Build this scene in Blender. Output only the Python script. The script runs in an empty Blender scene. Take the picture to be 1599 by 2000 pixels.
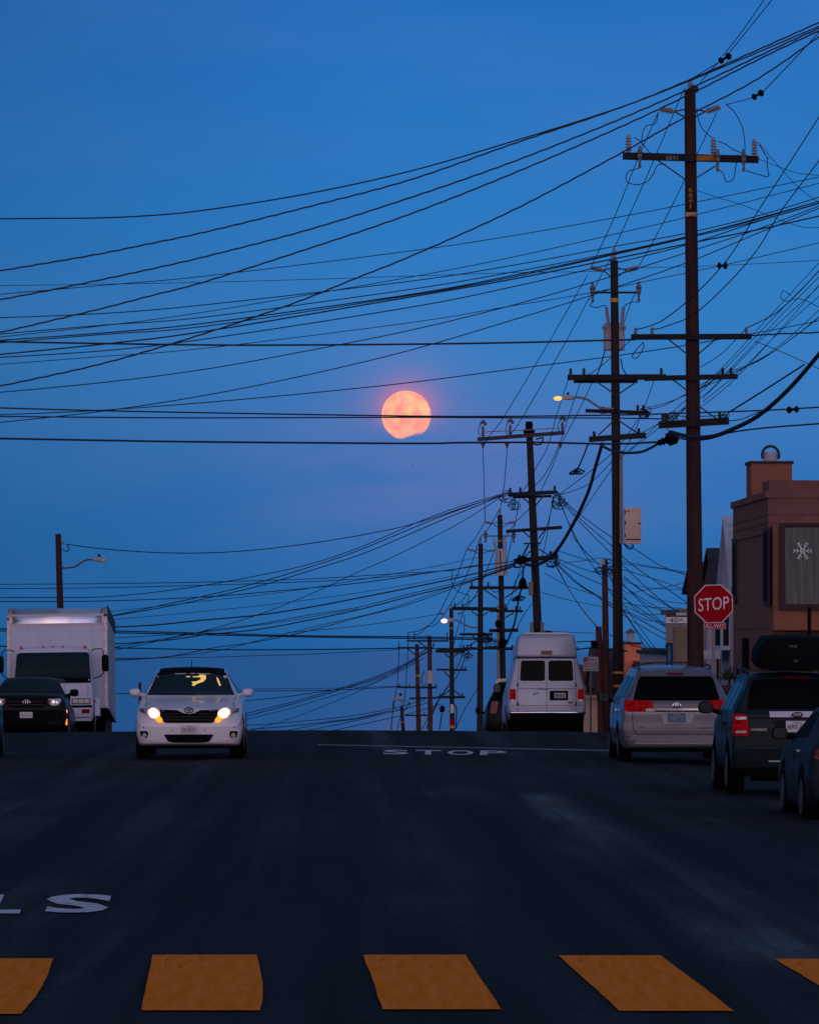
import bpy, bmesh, math, random
from mathutils import Vector, Matrix
from mathutils.bvhtree import BVHTree
random.seed(7)
S = bpy.context.scene
C = S.collection
# ------------------------------------------------------------------ camera
F = 10580.0                      # focal length in photo pixels (1599 wide)
cam_d = bpy.data.cameras.new('camera'); cam = bpy.data.objects.new('camera', cam_d); C.objects.link(cam)
cam_d.sensor_fit = 'HORIZONTAL'; cam_d.sensor_width = 36; cam_d.lens = 36*F/1599
cam_d.clip_start = 0.5; cam_d.clip_end = 60000
yaw = -math.atan((799.5-650)/F); pitch = math.atan((1240-1000)/F)
cam.rotation_euler = (math.pi/2+pitch, 0, yaw); cam.location = (0, 0, 0)
S.camera = cam
CM = Matrix.Rotation(yaw, 3, 'Z') @ Matrix.Rotation(math.pi/2+pitch, 3, 'X')
def ray(px, py): return CM @ Vector(((px-799.5)/F, -(py-1000)/F, -1))
def P(px, py, d):
    r = ray(px, py); return r*(d/r.y)
# ------------------------------------------------------------------ world
S.view_settings.view_transform = 'Standard'; S.view_settings.look = 'None'
S.view_settings.exposure = 0; S.view_settings.gamma = 1
W = bpy.data.worlds.new('World'); S.world = W; W.use_nodes = True
NT = W.node_tree; NT.nodes.clear()
def nn(t, **k):
    n = NT.nodes.new(t)
    for a, b in k.items(): setattr(n, a, b)
    return n
def srgb(r, g, b):
    f = lambda c: (c/255/12.92) if c/255 <= .04045 else ((c/255+.055)/1.055)**2.4
    return (f(r), f(g), f(b), 1)
L_ = NT.links.new
def wmath(op, a, b=None, c=None, clamp=False):
    n = nn('ShaderNodeMath', operation=op); n.use_clamp = clamp
    for i, v in enumerate((a, b, c)):
        if v is None: continue
        if isinstance(v, (int, float)): n.inputs[i].default_value = v
        else: L_(v, n.inputs[i])
    return n.outputs[0]
def wmix(kind, fac, a, b):
    n = nn('ShaderNodeMix', data_type='RGBA', blend_type=kind)
    for i, v in ((0, fac), (6, a), (7, b)):
        if isinstance(v, (int, float)): n.inputs[i].default_value = v
        elif isinstance(v, tuple): n.inputs[i].default_value = v
        else: L_(v, n.inputs[i])
    return n.outputs[2]
tc = nn('ShaderNodeTexCoord'); sep = nn('ShaderNodeSeparateXYZ'); L_(tc.outputs['Generated'], sep.inputs[0])
DX, DY, DZ = sep.outputs
el = wmath('MULTIPLY_ADD', DZ, 1/0.16, 0.04/0.16, clamp=True)       # -0.04 .. 0.12
rp = nn('ShaderNodeValToRGB'); L_(el, rp.inputs[0])
def e2f(y): return ((1240-y)/F + .04)/.16
stops = [(e2f(1430), srgb(42, 90, 150)), (e2f(1300), srgb(22, 92, 154)), (e2f(1200), srgb(36, 102, 166)), (e2f(1000), srgb(34, 106, 174)),
         (e2f(860), srgb(46, 112, 180)), (e2f(700), srgb(48, 120, 188)), (e2f(450), srgb(38, 118, 190)), (e2f(0), srgb(32, 106, 184))]
cr = rp.color_ramp
cr.elements[0].position = stops[0][0]; cr.elements[0].color = stops[0][1]
cr.elements[1].position = stops[-1][0]; cr.elements[1].color = stops[-1][1]
for p_, c_ in stops[1:-1]:
    e_ = cr.elements.new(p_); e_.color = c_
# toward the zenith the sky deepens
zen = wmath('MULTIPLY_ADD', DZ, 3.2, -.40, clamp=True)
col = wmix('MIX', zen, rp.outputs[0], (.075, .11, .21, 1))
# side falloff: a touch darker to the left of the view
side = wmath('MULTIPLY_ADD', DX, 3.0, 1.0); side = wmath('MINIMUM', wmath('MAXIMUM', side, .70), 1.04)
# faint streaked cloud
mp = nn('ShaderNodeMapping'); mp.inputs['Scale'].default_value = (10, 10, 42); L_(tc.outputs['Generated'], mp.inputs[0])
nz = nn('ShaderNodeTexNoise'); nz.inputs['Scale'].default_value = 1.4; nz.inputs['Detail'].default_value = 5; nz.inputs['Roughness'].default_value = .55
L_(mp.outputs[0], nz.inputs[0])
cl = wmath('MULTIPLY_ADD', nz.outputs[0], 3.2, -1.35, clamp=True)
b1 = wmath('SUBTRACT', DZ, .0295); b1 = wmath('DIVIDE', b1, .013); b1 = wmath('EXPONENT', wmath('MULTIPLY', wmath('MULTIPLY', b1, b1), -1.0))
b2 = wmath('SUBTRACT', DX, .019); b2 = wmath('DIVIDE', b2, .042); b2 = wmath('EXPONENT', wmath('MULTIPLY', wmath('MULTIPLY', b2, b2), -1.0))
band = wmath('MULTIPLY', wmath('MULTIPLY', b1, b2), wmath('MULTIPLY_ADD', cl, .8, .25))
col = wmix('MIX', wmath('MULTIPLY', band, .85), col, srgb(104, 112, 176))
col = wmix('MIX', wmath('MULTIPLY', cl, .16), col, srgb(84, 128, 190))
# halo round the moon
MD = ray(793, 806).normalized()
dt = nn('ShaderNodeVectorMath', operation='DISTANCE'); L_(tc.outputs['Generated'], dt.inputs[0]); dt.inputs[1].default_value = MD
hal = wmath('MULTIPLY', wmath('SUBTRACT', dt.outputs['Value'], .0045), -1/.0016); hal = wmath('EXPONENT', wmath('MINIMUM', hal, 0))
hal2 = wmath('MULTIPLY', wmath('SUBTRACT', dt.outputs['Value'], .0045), -1/.006); hal2 = wmath('EXPONENT', wmath('MINIMUM', hal2, 0))
up = wmath('MULTIPLY_ADD', wmath('SUBTRACT', DZ, MD.z), 160, .75, clamp=True)
hh = wmath('ADD', wmath('MULTIPLY', hal, .30), wmath('MULTIPLY', hal2, .13))
col = wmix('MIX', wmath('MULTIPLY', hh, up), col, srgb(235, 120, 140))
sc_ = nn('ShaderNodeVectorMath', operation='SCALE'); L_(col, sc_.inputs[0]); L_(side, sc_.inputs['Scale'])
# the brighter dawn side of the sky, behind the camera
sky = nn('ShaderNodeTexSky'); sky.sky_type = 'NISHITA'; sky.sun_disc = False
sky.sun_elevation = math.radians(4); sky.sun_rotation = math.radians(188); sky.altitude = 40
sks = nn('ShaderNodeVectorMath', operation='SCALE'); L_(sky.outputs[0], sks.inputs[0]); sks.inputs['Scale'].default_value = .0012
back = wmath('POWER', wmath('MULTIPLY_ADD', DY, -.75, .25, clamp=True), 1.3)
low = wmath('EXPONENT', wmath('MULTIPLY', wmath('ABSOLUTE', wmath('SUBTRACT', DZ, .10)), -3.2))
gl = nn('ShaderNodeVectorMath', operation='SCALE'); gl.inputs[0].default_value = (.80, .60, .72); L_(wmath('MULTIPLY', back, low), gl.inputs['Scale'])
bd = wmath('DIVIDE', wmath('SUBTRACT', DZ, .07), .075); bd = wmath('EXPONENT', wmath('MULTIPLY', wmath('MULTIPLY', bd, bd), -1))
g2 = nn('ShaderNodeVectorMath', operation='SCALE'); g2.inputs[0].default_value = (2.1, 1.35, 1.15); L_(wmath('MULTIPLY', wmath('POWER', back, 1.6), bd), g2.inputs['Scale'])
g3 = nn('ShaderNodeVectorMath', operation='ADD'); L_(g2.outputs[0], g3.inputs[0]); L_(sc_.outputs[0], g3.inputs[1])
ad = nn('ShaderNodeVectorMath', operation='ADD'); L_(g3.outputs[0], ad.inputs[0]); L_(gl.outputs[0], ad.inputs[1])
ad2 = nn('ShaderNodeVectorMath', operation='ADD'); L_(ad.outputs[0], ad2.inputs[0]); L_(sks.outputs[0], ad2.inputs[1])
bg = nn('ShaderNodeBackground'); L_(ad2.outputs[0], bg.inputs[0]); bg.inputs[1].default_value = 1.0
wo = nn('ShaderNodeOutputWorld'); L_(bg.outputs[0], wo.inputs[0])
# soft dawn light low behind the camera
sd = bpy.data.lights.new('sun', 'SUN'); sd.energy = .15; sd.angle = math.radians(60); sd.color = (1, .74, .72)
sun = bpy.data.objects.new('sun', sd); C.objects.link(sun); sun.rotation_euler = (math.radians(80), 0, math.radians(-8))

# ------------------------------------------------------------------ materials
MATS = {}
def mat(name, col, rough=.7, metal=0., var=.15, scale=3., spec=.3, emis=None, es=0., coat=0., bump=0., stretch=None, alpha=1., trans=0., col2=None):
    if name in MATS: return MATS[name]
    m = bpy.data.materials.new(name); m.use_nodes = True; t = m.node_tree; b = t.nodes['Principled BSDF']; MATS[name] = m
    col = tuple(col)[:3]+(1,)
    b.inputs['Roughness'].default_value = rough; b.inputs['Metallic'].default_value = metal
    b.inputs['Specular IOR Level'].default_value = spec; b.inputs['Coat Weight'].default_value = coat; b.inputs['Coat Roughness'].default_value = .08
    b.inputs['Transmission Weight'].default_value = trans
    c = t.nodes.new('ShaderNodeTexCoord'); mpp = t.nodes.new('ShaderNodeMapping'); t.links.new(c.outputs['Object'], mpp.inputs[0])
    if stretch: mpp.inputs['Scale'].default_value = stretch
    n = t.nodes.new('ShaderNodeTexNoise'); n.inputs['Scale'].default_value = scale; n.inputs['Detail'].default_value = 6; n.inputs['Roughness'].default_value = .6
    t.links.new(mpp.outputs[0], n.inputs[0])
    r = t.nodes.new('ShaderNodeValToRGB'); t.links.new(n.outputs[0], r.inputs[0])
    r.color_ramp.elements[0].position = .3; r.color_ramp.elements[1].position = .72
    a_ = [max(0, x*(1-var)) for x in col[:3]]; z_ = [min(1, x*(1+var)) for x in (col2 or col)[:3]]
    r.color_ramp.elements[0].color = (*a_, 1); r.color_ramp.elements[1].color = (*z_, 1)
    t.links.new(r.outputs[0], b.inputs['Base Color'])
    if bump:
        bp = t.nodes.new('ShaderNodeBump'); bp.inputs['Strength'].default_value = bump; bp.inputs['Distance'].default_value = .02
        t.links.new(n.outputs[0], bp.inputs['Height']); t.links.new(bp.outputs[0], b.inputs['Normal'])
    if emis:
        b.inputs['Emission Color'].default_value = tuple(emis)[:3]+(1,); b.inputs['Emission Strength'].default_value = es
    return m
M_wood = mat('pole_wood', (.036, .012, .011), .85, var=.5, scale=2.2, stretch=(3, 3, .35), bump=.4)
M_wood2 = mat('pole_wood_dark', (.022, .015, .014), .85, var=.5, scale=2.2, stretch=(3, 3, .35), bump=.4)
M_woodred = mat('pole_wood_red', (.07, .022, .02), .85, var=.4, scale=2.2, stretch=(3, 3, .35))
M_arm = mat('crossarm_wood', (.016, .013, .014), .9, var=.4, scale=3)
M_steel = mat('galvanised_steel', (.16, .15, .16), .55, .5, var=.2, scale=8)
M_dsteel = mat('dark_steel', (.03, .03, .035), .6, .3, var=.2)
M_porc = mat('porcelain', (.30, .25, .26), .3, var=.2, scale=10, spec=.5)
M_rubber = mat('wire_rubber', (.014, .022, .036), .8, var=.2)
M_wirel = mat('wire_old', (.03, .022, .026), .8, var=.3)
M_tank = mat('transformer_grey', (.36, .36, .40), .5, var=.12, scale=4)
M_cab = mat('cabinet_beige', (.62, .47, .38), .6, var=.06)
M_yel = mat('reflective_yellow', (.60, .30, .03), .6, var=.15, scale=12)
M_white = mat('road_paint_white', (.62, .62, .66), .7, var=.4, scale=6)
M_signw = mat('sign_white', (.62, .55, .58), .5, var=.05)
M_signr = mat('sign_red', (.30, .002, .008), .6, var=.08, spec=.05)
M_signk = mat('sign_black', (.02, .02, .02), .6, var=.05)
M_tyre = mat('tyre_rubber', (.004, .004, .005), .95, var=.2, spec=.05)
M_rim = mat('alloy_rim', (.09, .09, .10), .4, .6, var=.1)
M_dark = mat('black_plastic', (.004, .004, .005), .75, var=.2, spec=.05)
M_under = mat('underbody_black', (.004, .004, .005), .95, var=.1, spec=.05)
M_glass = mat('dark_glass', (.002, .003, .004), .22, var=.1, spec=.03)
M_wdark = mat('window_dark', (.008, .012, .02), .75, var=.2, spec=.03)
M_glasst = mat('green_tint_glass', (.004, .018, .022), .18, var=.3, scale=1.2, spec=.16)
M_red = mat('tail_lens_red', (.46, .004, .008), .4, var=.55, scale=14, spec=.04)
M_redd = mat('lens_red_dark', (.10, .004, .01), .25, var=.2)
M_lens = mat('lamp_lens_clear', (.45, .42, .42), .15, var=.5, scale=18, spec=.6)
M_chrome = mat('chrome', (.75, .75, .78), .12, 1., var=.05)
M_amber = mat('amber_lit', (.8, .25, .02), .4, emis=(1, .24, .008), es=1.9)
M_head = mat('headlamp_lit', (1, .9, .8), .4, emis=(1, .80, .70), es=13)
M_platew = mat('plate_white', (.60, .56, .58), .5, var=.06)
M_plateb = mat('plate_blue', (.07, .10, .17), .5, var=.1)
M_ink = mat('plate_ink', (.03, .035, .07), .5, var=.05)
M_seam = mat('panel_gap', (.01, .01, .012), .9, var=.05)

# ------------------------------------------------------------------ helpers
def setp(o, label=None, cat=None, group=None, kind=None):
    for k, v in (('label', label), ('category', cat), ('group', group), ('kind', kind)):
        if v: o[k] = v
    return o
def empty(name, loc, label, cat, group=None, rot=(0, 0, 0)):
    o = bpy.data.objects.new(name, None); o.empty_display_size = .3; C.objects.link(o); o.location = loc; o.rotation_euler = rot
    return setp(o, label, cat, group)
class MB:
    def __init__(s, org=(0, 0, 0)): s.v = []; s.f = []; s.o = Vector(org)
    def add(s, vs, fs):
        k = len(s.v); s.v += [Vector(v)-s.o for v in vs]; s.f += [tuple(i+k for i in f) for f in fs]; return s
    def box(s, x0, x1, y0, y1, z0, z1):
        return s.add([(x, y, z) for z in (z0, z1) for y in (y0, y1) for x in (x0, x1)],
              [(0, 2, 3, 1), (4, 5, 7, 6), (0, 1, 5, 4), (2, 6, 7, 3), (0, 4, 6, 2), (1, 3, 7, 5)])
    def beam(s, a, b, w, h, up=(0, 0, 1)):
        a = Vector(a); b = Vector(b); d = (b-a).normalized(); u = Vector(up)
        if abs(d.dot(u)) > .98: u = Vector((0, 1, 0))
        r = d.cross(u).normalized(); u = r.cross(d)
        vs = [p+r*i*w/2+u*j*h/2 for p in (a, b) for i, j in ((-1, -1), (1, -1), (1, 1), (-1, 1))]
        return s.add(vs, [(0, 1, 2, 3), (7, 6, 5, 4), (0, 4, 5, 1), (1, 5, 6, 2), (2, 6, 7, 3), (3, 7, 4, 0)])
    def tube(s, pts, rad, n=6, cap=True):
        pts = [Vector(p) for p in pts]; m = len(pts)
        rs = rad if isinstance(rad, (list, tuple)) else [rad]*m
        vs = []; pr = None
        for i, p in enumerate(pts):
            d = (pts[min(i+1, m-1)]-pts[max(i-1, 0)])
            d = d.normalized() if d.length > 1e-9 else Vector((0, 0, 1))
            u = pr if pr is not None else (Vector((0, 0, 1)) if abs(d.z) < .9 else Vector((0, 1, 0)))
            r = d.cross(u).normalized(); u = r.cross(d).normalized(); pr = u
            for k in range(n):
                a = 2*math.pi*k/n; vs.append(p+(r*math.cos(a)+u*math.sin(a))*rs[i])
        fs = [(i*n+k, i*n+(k+1) % n, (i+1)*n+(k+1) % n, (i+1)*n+k) for i in range(m-1) for k in range(n)]
        if cap: fs += [tuple(range(n))[::-1], tuple(range((m-1)*n, m*n))]
        return s.add(vs, fs)
    def lathe(s, a, b, prof, n=10):      # prof: (t 0..1, r)
        a = Vector(a); b = Vector(b); return s.tube([a.lerp(b, t) for t, r in prof], [r for t, r in prof], n)
    def build(s, name, m, parent=None, smooth=False, **k):
        me = bpy.data.meshes.new(name); me.from_pydata([tuple(v) for v in s.v], [], s.f); me.update()
        if m: me.materials.append(m)
        if smooth: me.polygons.foreach_set('use_smooth', [True]*len(me.polygons))
        o = bpy.data.objects.new(name, me); C.objects.link(o)
        if parent: o.parent = parent
        else: o.location = s.o
        return setp(o, **k)
def catmull(pts, sub):
    if len(pts) < 3: sub = max(sub, 8)
    out = []; n = len(pts)
    for i in range(n-1):
        p0 = pts[max(i-1, 0)]; p1 = pts[i]; p2 = pts[i+1]; p3 = pts[min(i+2, n-1)]
        for k in range(sub):
            t = k/sub
            out.append(tuple(.5*((2*b)+(-a+c)*t+(2*a-5*b+4*c-d)*t*t+(-a+3*b-3*c+d)*t**3) for a, b, c, d in zip(p0, p1, p2, p3)))
    out.append(tuple(pts[-1])); return out
def text_mesh(s, bold=0.):
    cu = bpy.data.curves.new('t', 'FONT'); cu.body = s; cu.offset = bold; cu.resolution_u = 3; o = bpy.data.objects.new('t', cu); C.objects.link(o)
    dg = bpy.context.evaluated_depsgraph_get(); me = bpy.data.meshes.new_from_object(o.evaluated_get(dg)); bpy.data.objects.remove(o); bpy.data.curves.remove(cu)
    xs = [v.co.x for v in me.vertices]; ys = [v.co.y for v in me.vertices]
    x0, x1, y0, y1 = min(xs), max(xs), min(ys), max(ys)
    vs = [((v.co.x-x0)/(x1-x0), (v.co.y-y0)/(y1-y0)) for v in me.vertices]; fs = [tuple(p.vertices) for p in me.polygons]
    bpy.data.meshes.remove(me); return vs, fs
def sign_text(s, x0, x1, z0, z1, y, m, parent, name='lettering', slant=0., depth=.004):
    """upright text facing -Y, in the parent's coordinates"""
    vs, fs = text_mesh(s); b = MB()
    n = len(vs)
    fr = [(x0+(x1-x0)*u, y-depth, z0+(z1-z0)*v+slant*(u-.5)) for u, v in vs]; bk = [(a, y+.002, c) for a, _, c in fr]
    b.add(fr+bk, fs+[tuple(i+n for i in f)[::-1] for f in fs])
    return b.build(name, m, parent)
# ------------------------------------------------------------------ ground shape
PROF = [(-60, -1.85), (0, -1.86), (30, -1.90), (50, -2.02), (75, -2.13), (95, -2.16), (107, -2.155), (118, -2.11), (121, -2.13), (125, -2.25), (130, -2.47), (138, -2.92),
        (150, -4.0), (170, -5.8), (200, -8.2), (300, -14), (500, -22), (1000, -36), (3000, -60)]
def prof(d):
    if d <= PROF[0][0]: return PROF[0][1]
    for i in range(len(PROF)-1):
        if d <= PROF[i+1][0]:
            p0 = PROF[max(i-1, 0)]; p1 = PROF[i]; p2 = PROF[i+1]; p3 = PROF[min(i+2, len(PROF)-1)]
            h = p2[0]-p1[0]; t = (d-p1[0])/h
            m1 = (p2[1]-p0[1])/(p2[0]-p0[0]) if i else 0; m2 = (p3[1]-p1[1])/(p3[0]-p1[0]) if p3[0] != p1[0] else 0
            return (2*t**3-3*t*t+1)*p1[1]+(t**3-2*t*t+t)*h*m1+(-2*t**3+3*t*t)*p2[1]+(t**3-t*t)*h*m2
    return PROF[-1][1]
def g(x, d):
    a = min(abs(x+.3), 8)/6; c = .10*a**1.6
    if d > 108: c *= max(.45, 1-(d-108)/14)
    return prof(d)-c
def G(px, py):
    r = ray(px, py); lo, hi = 5., 119.
    for _ in range(60):
        m = (lo+hi)/2; p = r*(m/r.y)
        if p.z > g(p.x, m): lo = m
        else: hi = m
    p = r*(lo/r.y); return Vector((p.x, p.y, g(p.x, lo)))
KR, KL = 7.15, -8.0
def asphalt(name, base, hi, patch=True):
    m = mat(name, base, .93, var=.25, scale=.5, stretch=(1, .12, 1), spec=.12, col2=hi); t = m.node_tree
    b = t.nodes['Principled BSDF']; src = b.inputs['Base Color'].links[0].from_socket
    c = t.nodes['Texture Coordinate']
    def noise(sc, st, lo, hi_, det=4):
        mm = t.nodes.new('ShaderNodeMapping'); mm.inputs['Scale'].default_value = st; t.links.new(c.outputs['Object'], mm.inputs[0])
        n = t.nodes.new('ShaderNodeTexNoise'); n.inputs['Scale'].default_value = sc; n.inputs['Detail'].default_value = det; t.links.new(mm.outputs[0], n.inputs[0])
        r = t.nodes.new('ShaderNodeMapRange'); r.inputs[1].default_value = lo; r.inputs[2].default_value = hi_; t.links.new(n.outputs[0], r.inputs[0]); return r.outputs[0]
    def mul(a, f, lo, hi_):
        r = t.nodes.new('ShaderNodeMapRange'); r.inputs[3].default_value = lo; r.inputs[4].default_value = hi_; t.links.new(f, r.inputs[0])
        x = t.nodes.new('ShaderNodeVectorMath'); x.operation = 'SCALE'; t.links.new(a, x.inputs[0]); t.links.new(r.outputs[0], x.inputs['Scale']); return x.outputs[0]
    s = mul(src, noise(1.0, (2.2, .03, 1), .40, .60), .45, 1.75)       # tyre polished lanes
    s = mul(s, noise(26, (1, .35, 1), .35, .65, 3), .65, 1.35)                  # aggregate
    s = mul(s, noise(.30, (1, .30, 1), .55, .66, 7), 1., 1.9)               # old worn patches
    sp = t.nodes.new('ShaderNodeSeparateXYZ'); t.links.new(c.outputs['Object'], sp.inputs[0])
    def mt(op, *a, clamp=False):
        n = t.nodes.new('ShaderNodeMath'); n.operation = op; n.use_clamp = clamp
        for i, v in enumerate(a):
            if isinstance(v, (int, float)): n.inputs[i].default_value = v
            else: t.links.new(v, n.inputs[i])
        return n.outputs[0]
    wob = noise(.5, (1, .25, 1), .2, .8, 3); xw = mt('ADD', sp.outputs[0], mt('MULTIPLY', mt('SUBTRACT', wob, .5), .5))
    tot = None
    brk = noise(.8, (1.2, .12, 1), .36, .62, 6)
    for xc, w, amp, y0, y1, usen in ((-3.9, .30, .8, -99, 999, 0), (-2.2, .22, .65, -99, 999, 0), (1.0, .25, .7, -99, 999, 0), (3.15, .20, .5, -99, 999, 0), (2.72, .36, 5.0, 30, 74, 1), (-1.36, .10, 1.5, 26, 41, 1), (.1, .12, -.6, -99, 999, 0), (4.6, .05, -.6, -99, 999, 0), (-.9, .04, -.5, -99, 999, 0)):
        a = mt('DIVIDE', mt('SUBTRACT', xw, xc), w); a = mt('EXPONENT', mt('MULTIPLY', mt('MULTIPLY', a, a), -1)); a = mt('MULTIPLY', a, amp)
        if y0 > -50: a = mt('MULTIPLY', a, mt('MULTIPLY', mt('MULTIPLY', mt('SUBTRACT', sp.outputs[1], y0), .25, clamp=True), mt('MULTIPLY', mt('SUBTRACT', y1, sp.outputs[1]), .25, clamp=True)))
        if usen: a = mt('MULTIPLY', a, brk)
        tot = a if tot is None else mt('ADD', tot, a)
    vo = t.nodes.new('ShaderNodeTexVoronoi'); vo.feature = 'DISTANCE_TO_EDGE'; vo.inputs['Scale'].default_value = .22; mv = t.nodes.new('ShaderNodeVectorMath'); mv.operation = 'ADD'; nzc = t.nodes.new('ShaderNodeTexNoise'); nzc.inputs['Scale'].default_value = .8
    t.links.new(c.outputs['Object'], nzc.inputs[0]); t.links.new(c.outputs['Object'], mv.inputs[0]); t.links.new(nzc.outputs[1], mv.inputs[1]); t.links.new(mv.outputs[0], vo.inputs[0])
    crk = mt('MULTIPLY', mt('SUBTRACT', .016, vo.outputs[0], clamp=True), 60, clamp=True)
    k_ = mt('MAXIMUM', mt('SUBTRACT', mt('ADD', tot, 1.), mt('MULTIPLY', crk, .5)), .3)
    x = t.nodes.new('ShaderNodeVectorMath'); x.operation = 'SCALE'; t.links.new(s, x.inputs[0]); t.links.new(k_, x.inputs['Scale'])
    t.links.new(x.outputs[0], b.inputs['Base Color'])
    return m
M_road = asphalt('asphalt', (.0055, .0078, .009), (.0105, .0135, .0148))
M_ground = mat('ground_soil', (.05, .05, .045), .95, var=.3, scale=.3)
M_walk = mat('concrete_pavement', (.13, .12, .12), .9, var=.2, scale=1.5, bump=.2)
def sheet(name, xs, ds, dz, m, kind='structure'):
    b = MB(); n = len(xs); b.add([(x, d, g(x, d)+dz) for d in ds for x in xs],
        [(j*n+i, j*n+i+1, (j+1)*n+i+1, (j+1)*n+i) for j in range(len(ds)-1) for i in range(n-1)])
    return b.build(name, m, kind=kind, smooth=True)
def fr(a, b, n): return [a+(b-a)*i/n for i in range(n+1)]
dnear = fr(-60, 90, 50)+fr(91, 175, 84)+fr(180, 300, 12)
sheet('ground', fr(-2500, -20, 6)+fr(-15, 15, 10)+fr(20, 2500, 6), dnear+fr(350, 1500, 14), -.05, M_ground)
sheet('road', fr(KL, KR, 18), dnear, 0, M_road)
def strip(name, x0, x1, ds):
    b = MB(); k = .15
    xs = [x0, x0, x1, x1]; zs = [-.1, .14, .14, -.1]; n = 4
    b.add([(x, d, g(x, d)+z) for d in ds for x, z in zip(xs, zs)], [(j*n+i, j*n+i+1, (j+1)*n+i+1, (j+1)*n+i) for j in range(len(ds)-1) for i in range(3)]+[(0, 1, 2, 3), tuple(range(4*len(ds)-4, 4*len(ds)))[::-1]])
    return b.build(name, M_walk, kind='structure')
for nm, a, b_ in (('pavement', KR, 10.4), ('pavement', -11.3, KL)):
    strip(nm, a, b_, fr(-60, 108, 42)); strip(nm, a, b_, fr(126, 180, 27)+fr(190, 300, 11))
for a, b_ in ((-70, KL), (KR, 70)): sheet('cross_road', fr(a, b_, 10), fr(108.2, 125.8, 17), 0, M_road)
# ocean
M_sea = mat('sea_water', (.008, .13, .34), .22, var=.2, scale=.002, stretch=(1, .25, 1), spec=.4, bump=0)
t = M_sea.node_tree; bs = t.nodes['Principled BSDF']
tcx = t.nodes['Texture Coordinate']; mm = t.nodes.new('ShaderNodeMapping'); mm.inputs['Scale'].default_value = (.012, .0016, 1); t.links.new(tcx.outputs['Object'], mm.inputs[0])
n1 = t.nodes.new('ShaderNodeTexNoise'); n1.inputs['Scale'].default_value = 1; n1.inputs['Detail'].default_value = 8; t.links.new(mm.outputs[0], n1.inputs[0])
bp = t.nodes.new('ShaderNodeBump'); bp.inputs['Strength'].default_value = .12; bp.inputs['Distance'].default_value = 4; t.links.new(n1.outputs[0], bp.inputs['Height']); t.links.new(bp.outputs[0], bs.inputs['Normal'])
b = MB((0, 1400, -35)); xs = fr(-6000, 6000, 12); ys = [1400+9600*(i/14)**1.6 for i in range(15)]
def zsea(x, y): return -35
b.add([(x, y, -35) for y in ys for x in xs], [(j*13+i, j*13+i+1, (j+1)*13+i+1, (j+1)*13+i) for j in range(14) for i in range(12)])
b.build('ocean_water', M_sea, kind='structure')
# ------------------------------------------------------------------ road paint
def road_poly(rows, name, m, label, cat, group=None, dz=.008, n=8):
    """rows: list of (left px, right px, y px)"""
    b = MB(G(rows[0][0], rows[0][2] if not isinstance(rows[0][2], tuple) else rows[0][2][0])); vs = []
    for xl, xr, y in rows:
        for i in range(n+1): 
            yy = y if not isinstance(y, tuple) else y[0]+(y[1]-y[0])*i/n
            p = G(xl+(xr-xl)*i/n, yy); p.z += dz; vs.append(p)
    b.add(vs, [(j*(n+1)+i+1, j*(n+1)+i, (j+1)*(n+1)+i, (j+1)*(n+1)+i+1) for j in range(len(rows)-1) for i in range(n)])
    return b.build(name, m, label=label, cat=cat, group=group)
M_xw = mat('crosswalk_yellow', (.96, .265, .02), .95, var=.20, scale=3.2, stretch=(5, .35, 1), spec=0, col2=(.84, .225, .045))
def wear(m, sc, st, lo, hi, dark):
    t = m.node_tree; b = t.nodes['Principled BSDF']; src = b.inputs['Base Color'].links[0].from_socket; c = t.nodes['Texture Coordinate']
    mm = t.nodes.new('ShaderNodeMapping'); mm.inputs['Scale'].default_value = st; t.links.new(c.outputs['Object'], mm.inputs[0])
    n = t.nodes.new('ShaderNodeTexNoise'); n.inputs['Scale'].default_value = sc; n.inputs['Detail'].default_value = 8; n.inputs['Roughness'].default_value = .7; t.links.new(mm.outputs[0], n.inputs[0])
    r = t.nodes.new('ShaderNodeMapRange'); r.inputs[1].default_value = lo; r.inputs[2].default_value = hi; r.inputs[3].default_value = 1; r.inputs[4].default_value = dark; t.links.new(n.outputs[0], r.inputs[0])
    x = t.nodes.new('ShaderNodeVectorMath'); x.operation = 'SCALE'; t.links.new(src, x.inputs[0]); t.links.new(r.outputs[0], x.inputs['Scale']); t.links.new(x.outputs[0], b.inputs['Base Color'])
wear(M_xw, 1.6, (9, .3, 1), .62, .68, .55); wear(M_xw, 5, (1, 1, 1), .66, .70, .35); wear(M_white, 3, (1.5, .5, 1), .56, .66, .45)
bars = [((105, 1874), (42, 1982), (-110, 1875), (-190, 1984), 'leftmost yellow crosswalk bar, cut off by the left edge'),
        ((500, 1866), (508, 1975), (299, 1868), (275, 1977), 'squarest yellow crosswalk bar, in front of the white hatchback'),
        ((908, 1868), (978, 1974), (710, 1868), (747, 1975), 'yellow crosswalk bar nearest the middle, below the moon'),
        ((1290, 1870), (1433, 1978), (1092, 1869), (1210, 1978), 'strongly slanted yellow crosswalk bar, second from the right edge'),
        ((1706, 1878), (1890, 1986), (1513, 1876), (1690, 1984), 'yellow crosswalk bar cut off by the right edge of the picture')]
for TR, BR, TL, BL, lab in bars:
    rows = []; jl = jr = 0
    for i in range(13):
        t_ = i/12; jl = jl*.5+random.uniform(-1.3, 1.3); jr = jr*.5+random.uniform(-1.3, 1.3)
        bow = 9*math.sin(t_*math.pi) if BR[0] < 550 else 0
        rows.append((TL[0]+(BL[0]-TL[0])*t_+jl, TR[0]+(BR[0]-TR[0])*t_+jr+bow, TL[1]+(BL[1]-TL[1])*t_))
    road_poly(rows, 'crosswalk_bar', M_xw, lab, 'crosswalk bar', 'yellow crosswalk bars across the foreground')
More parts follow.
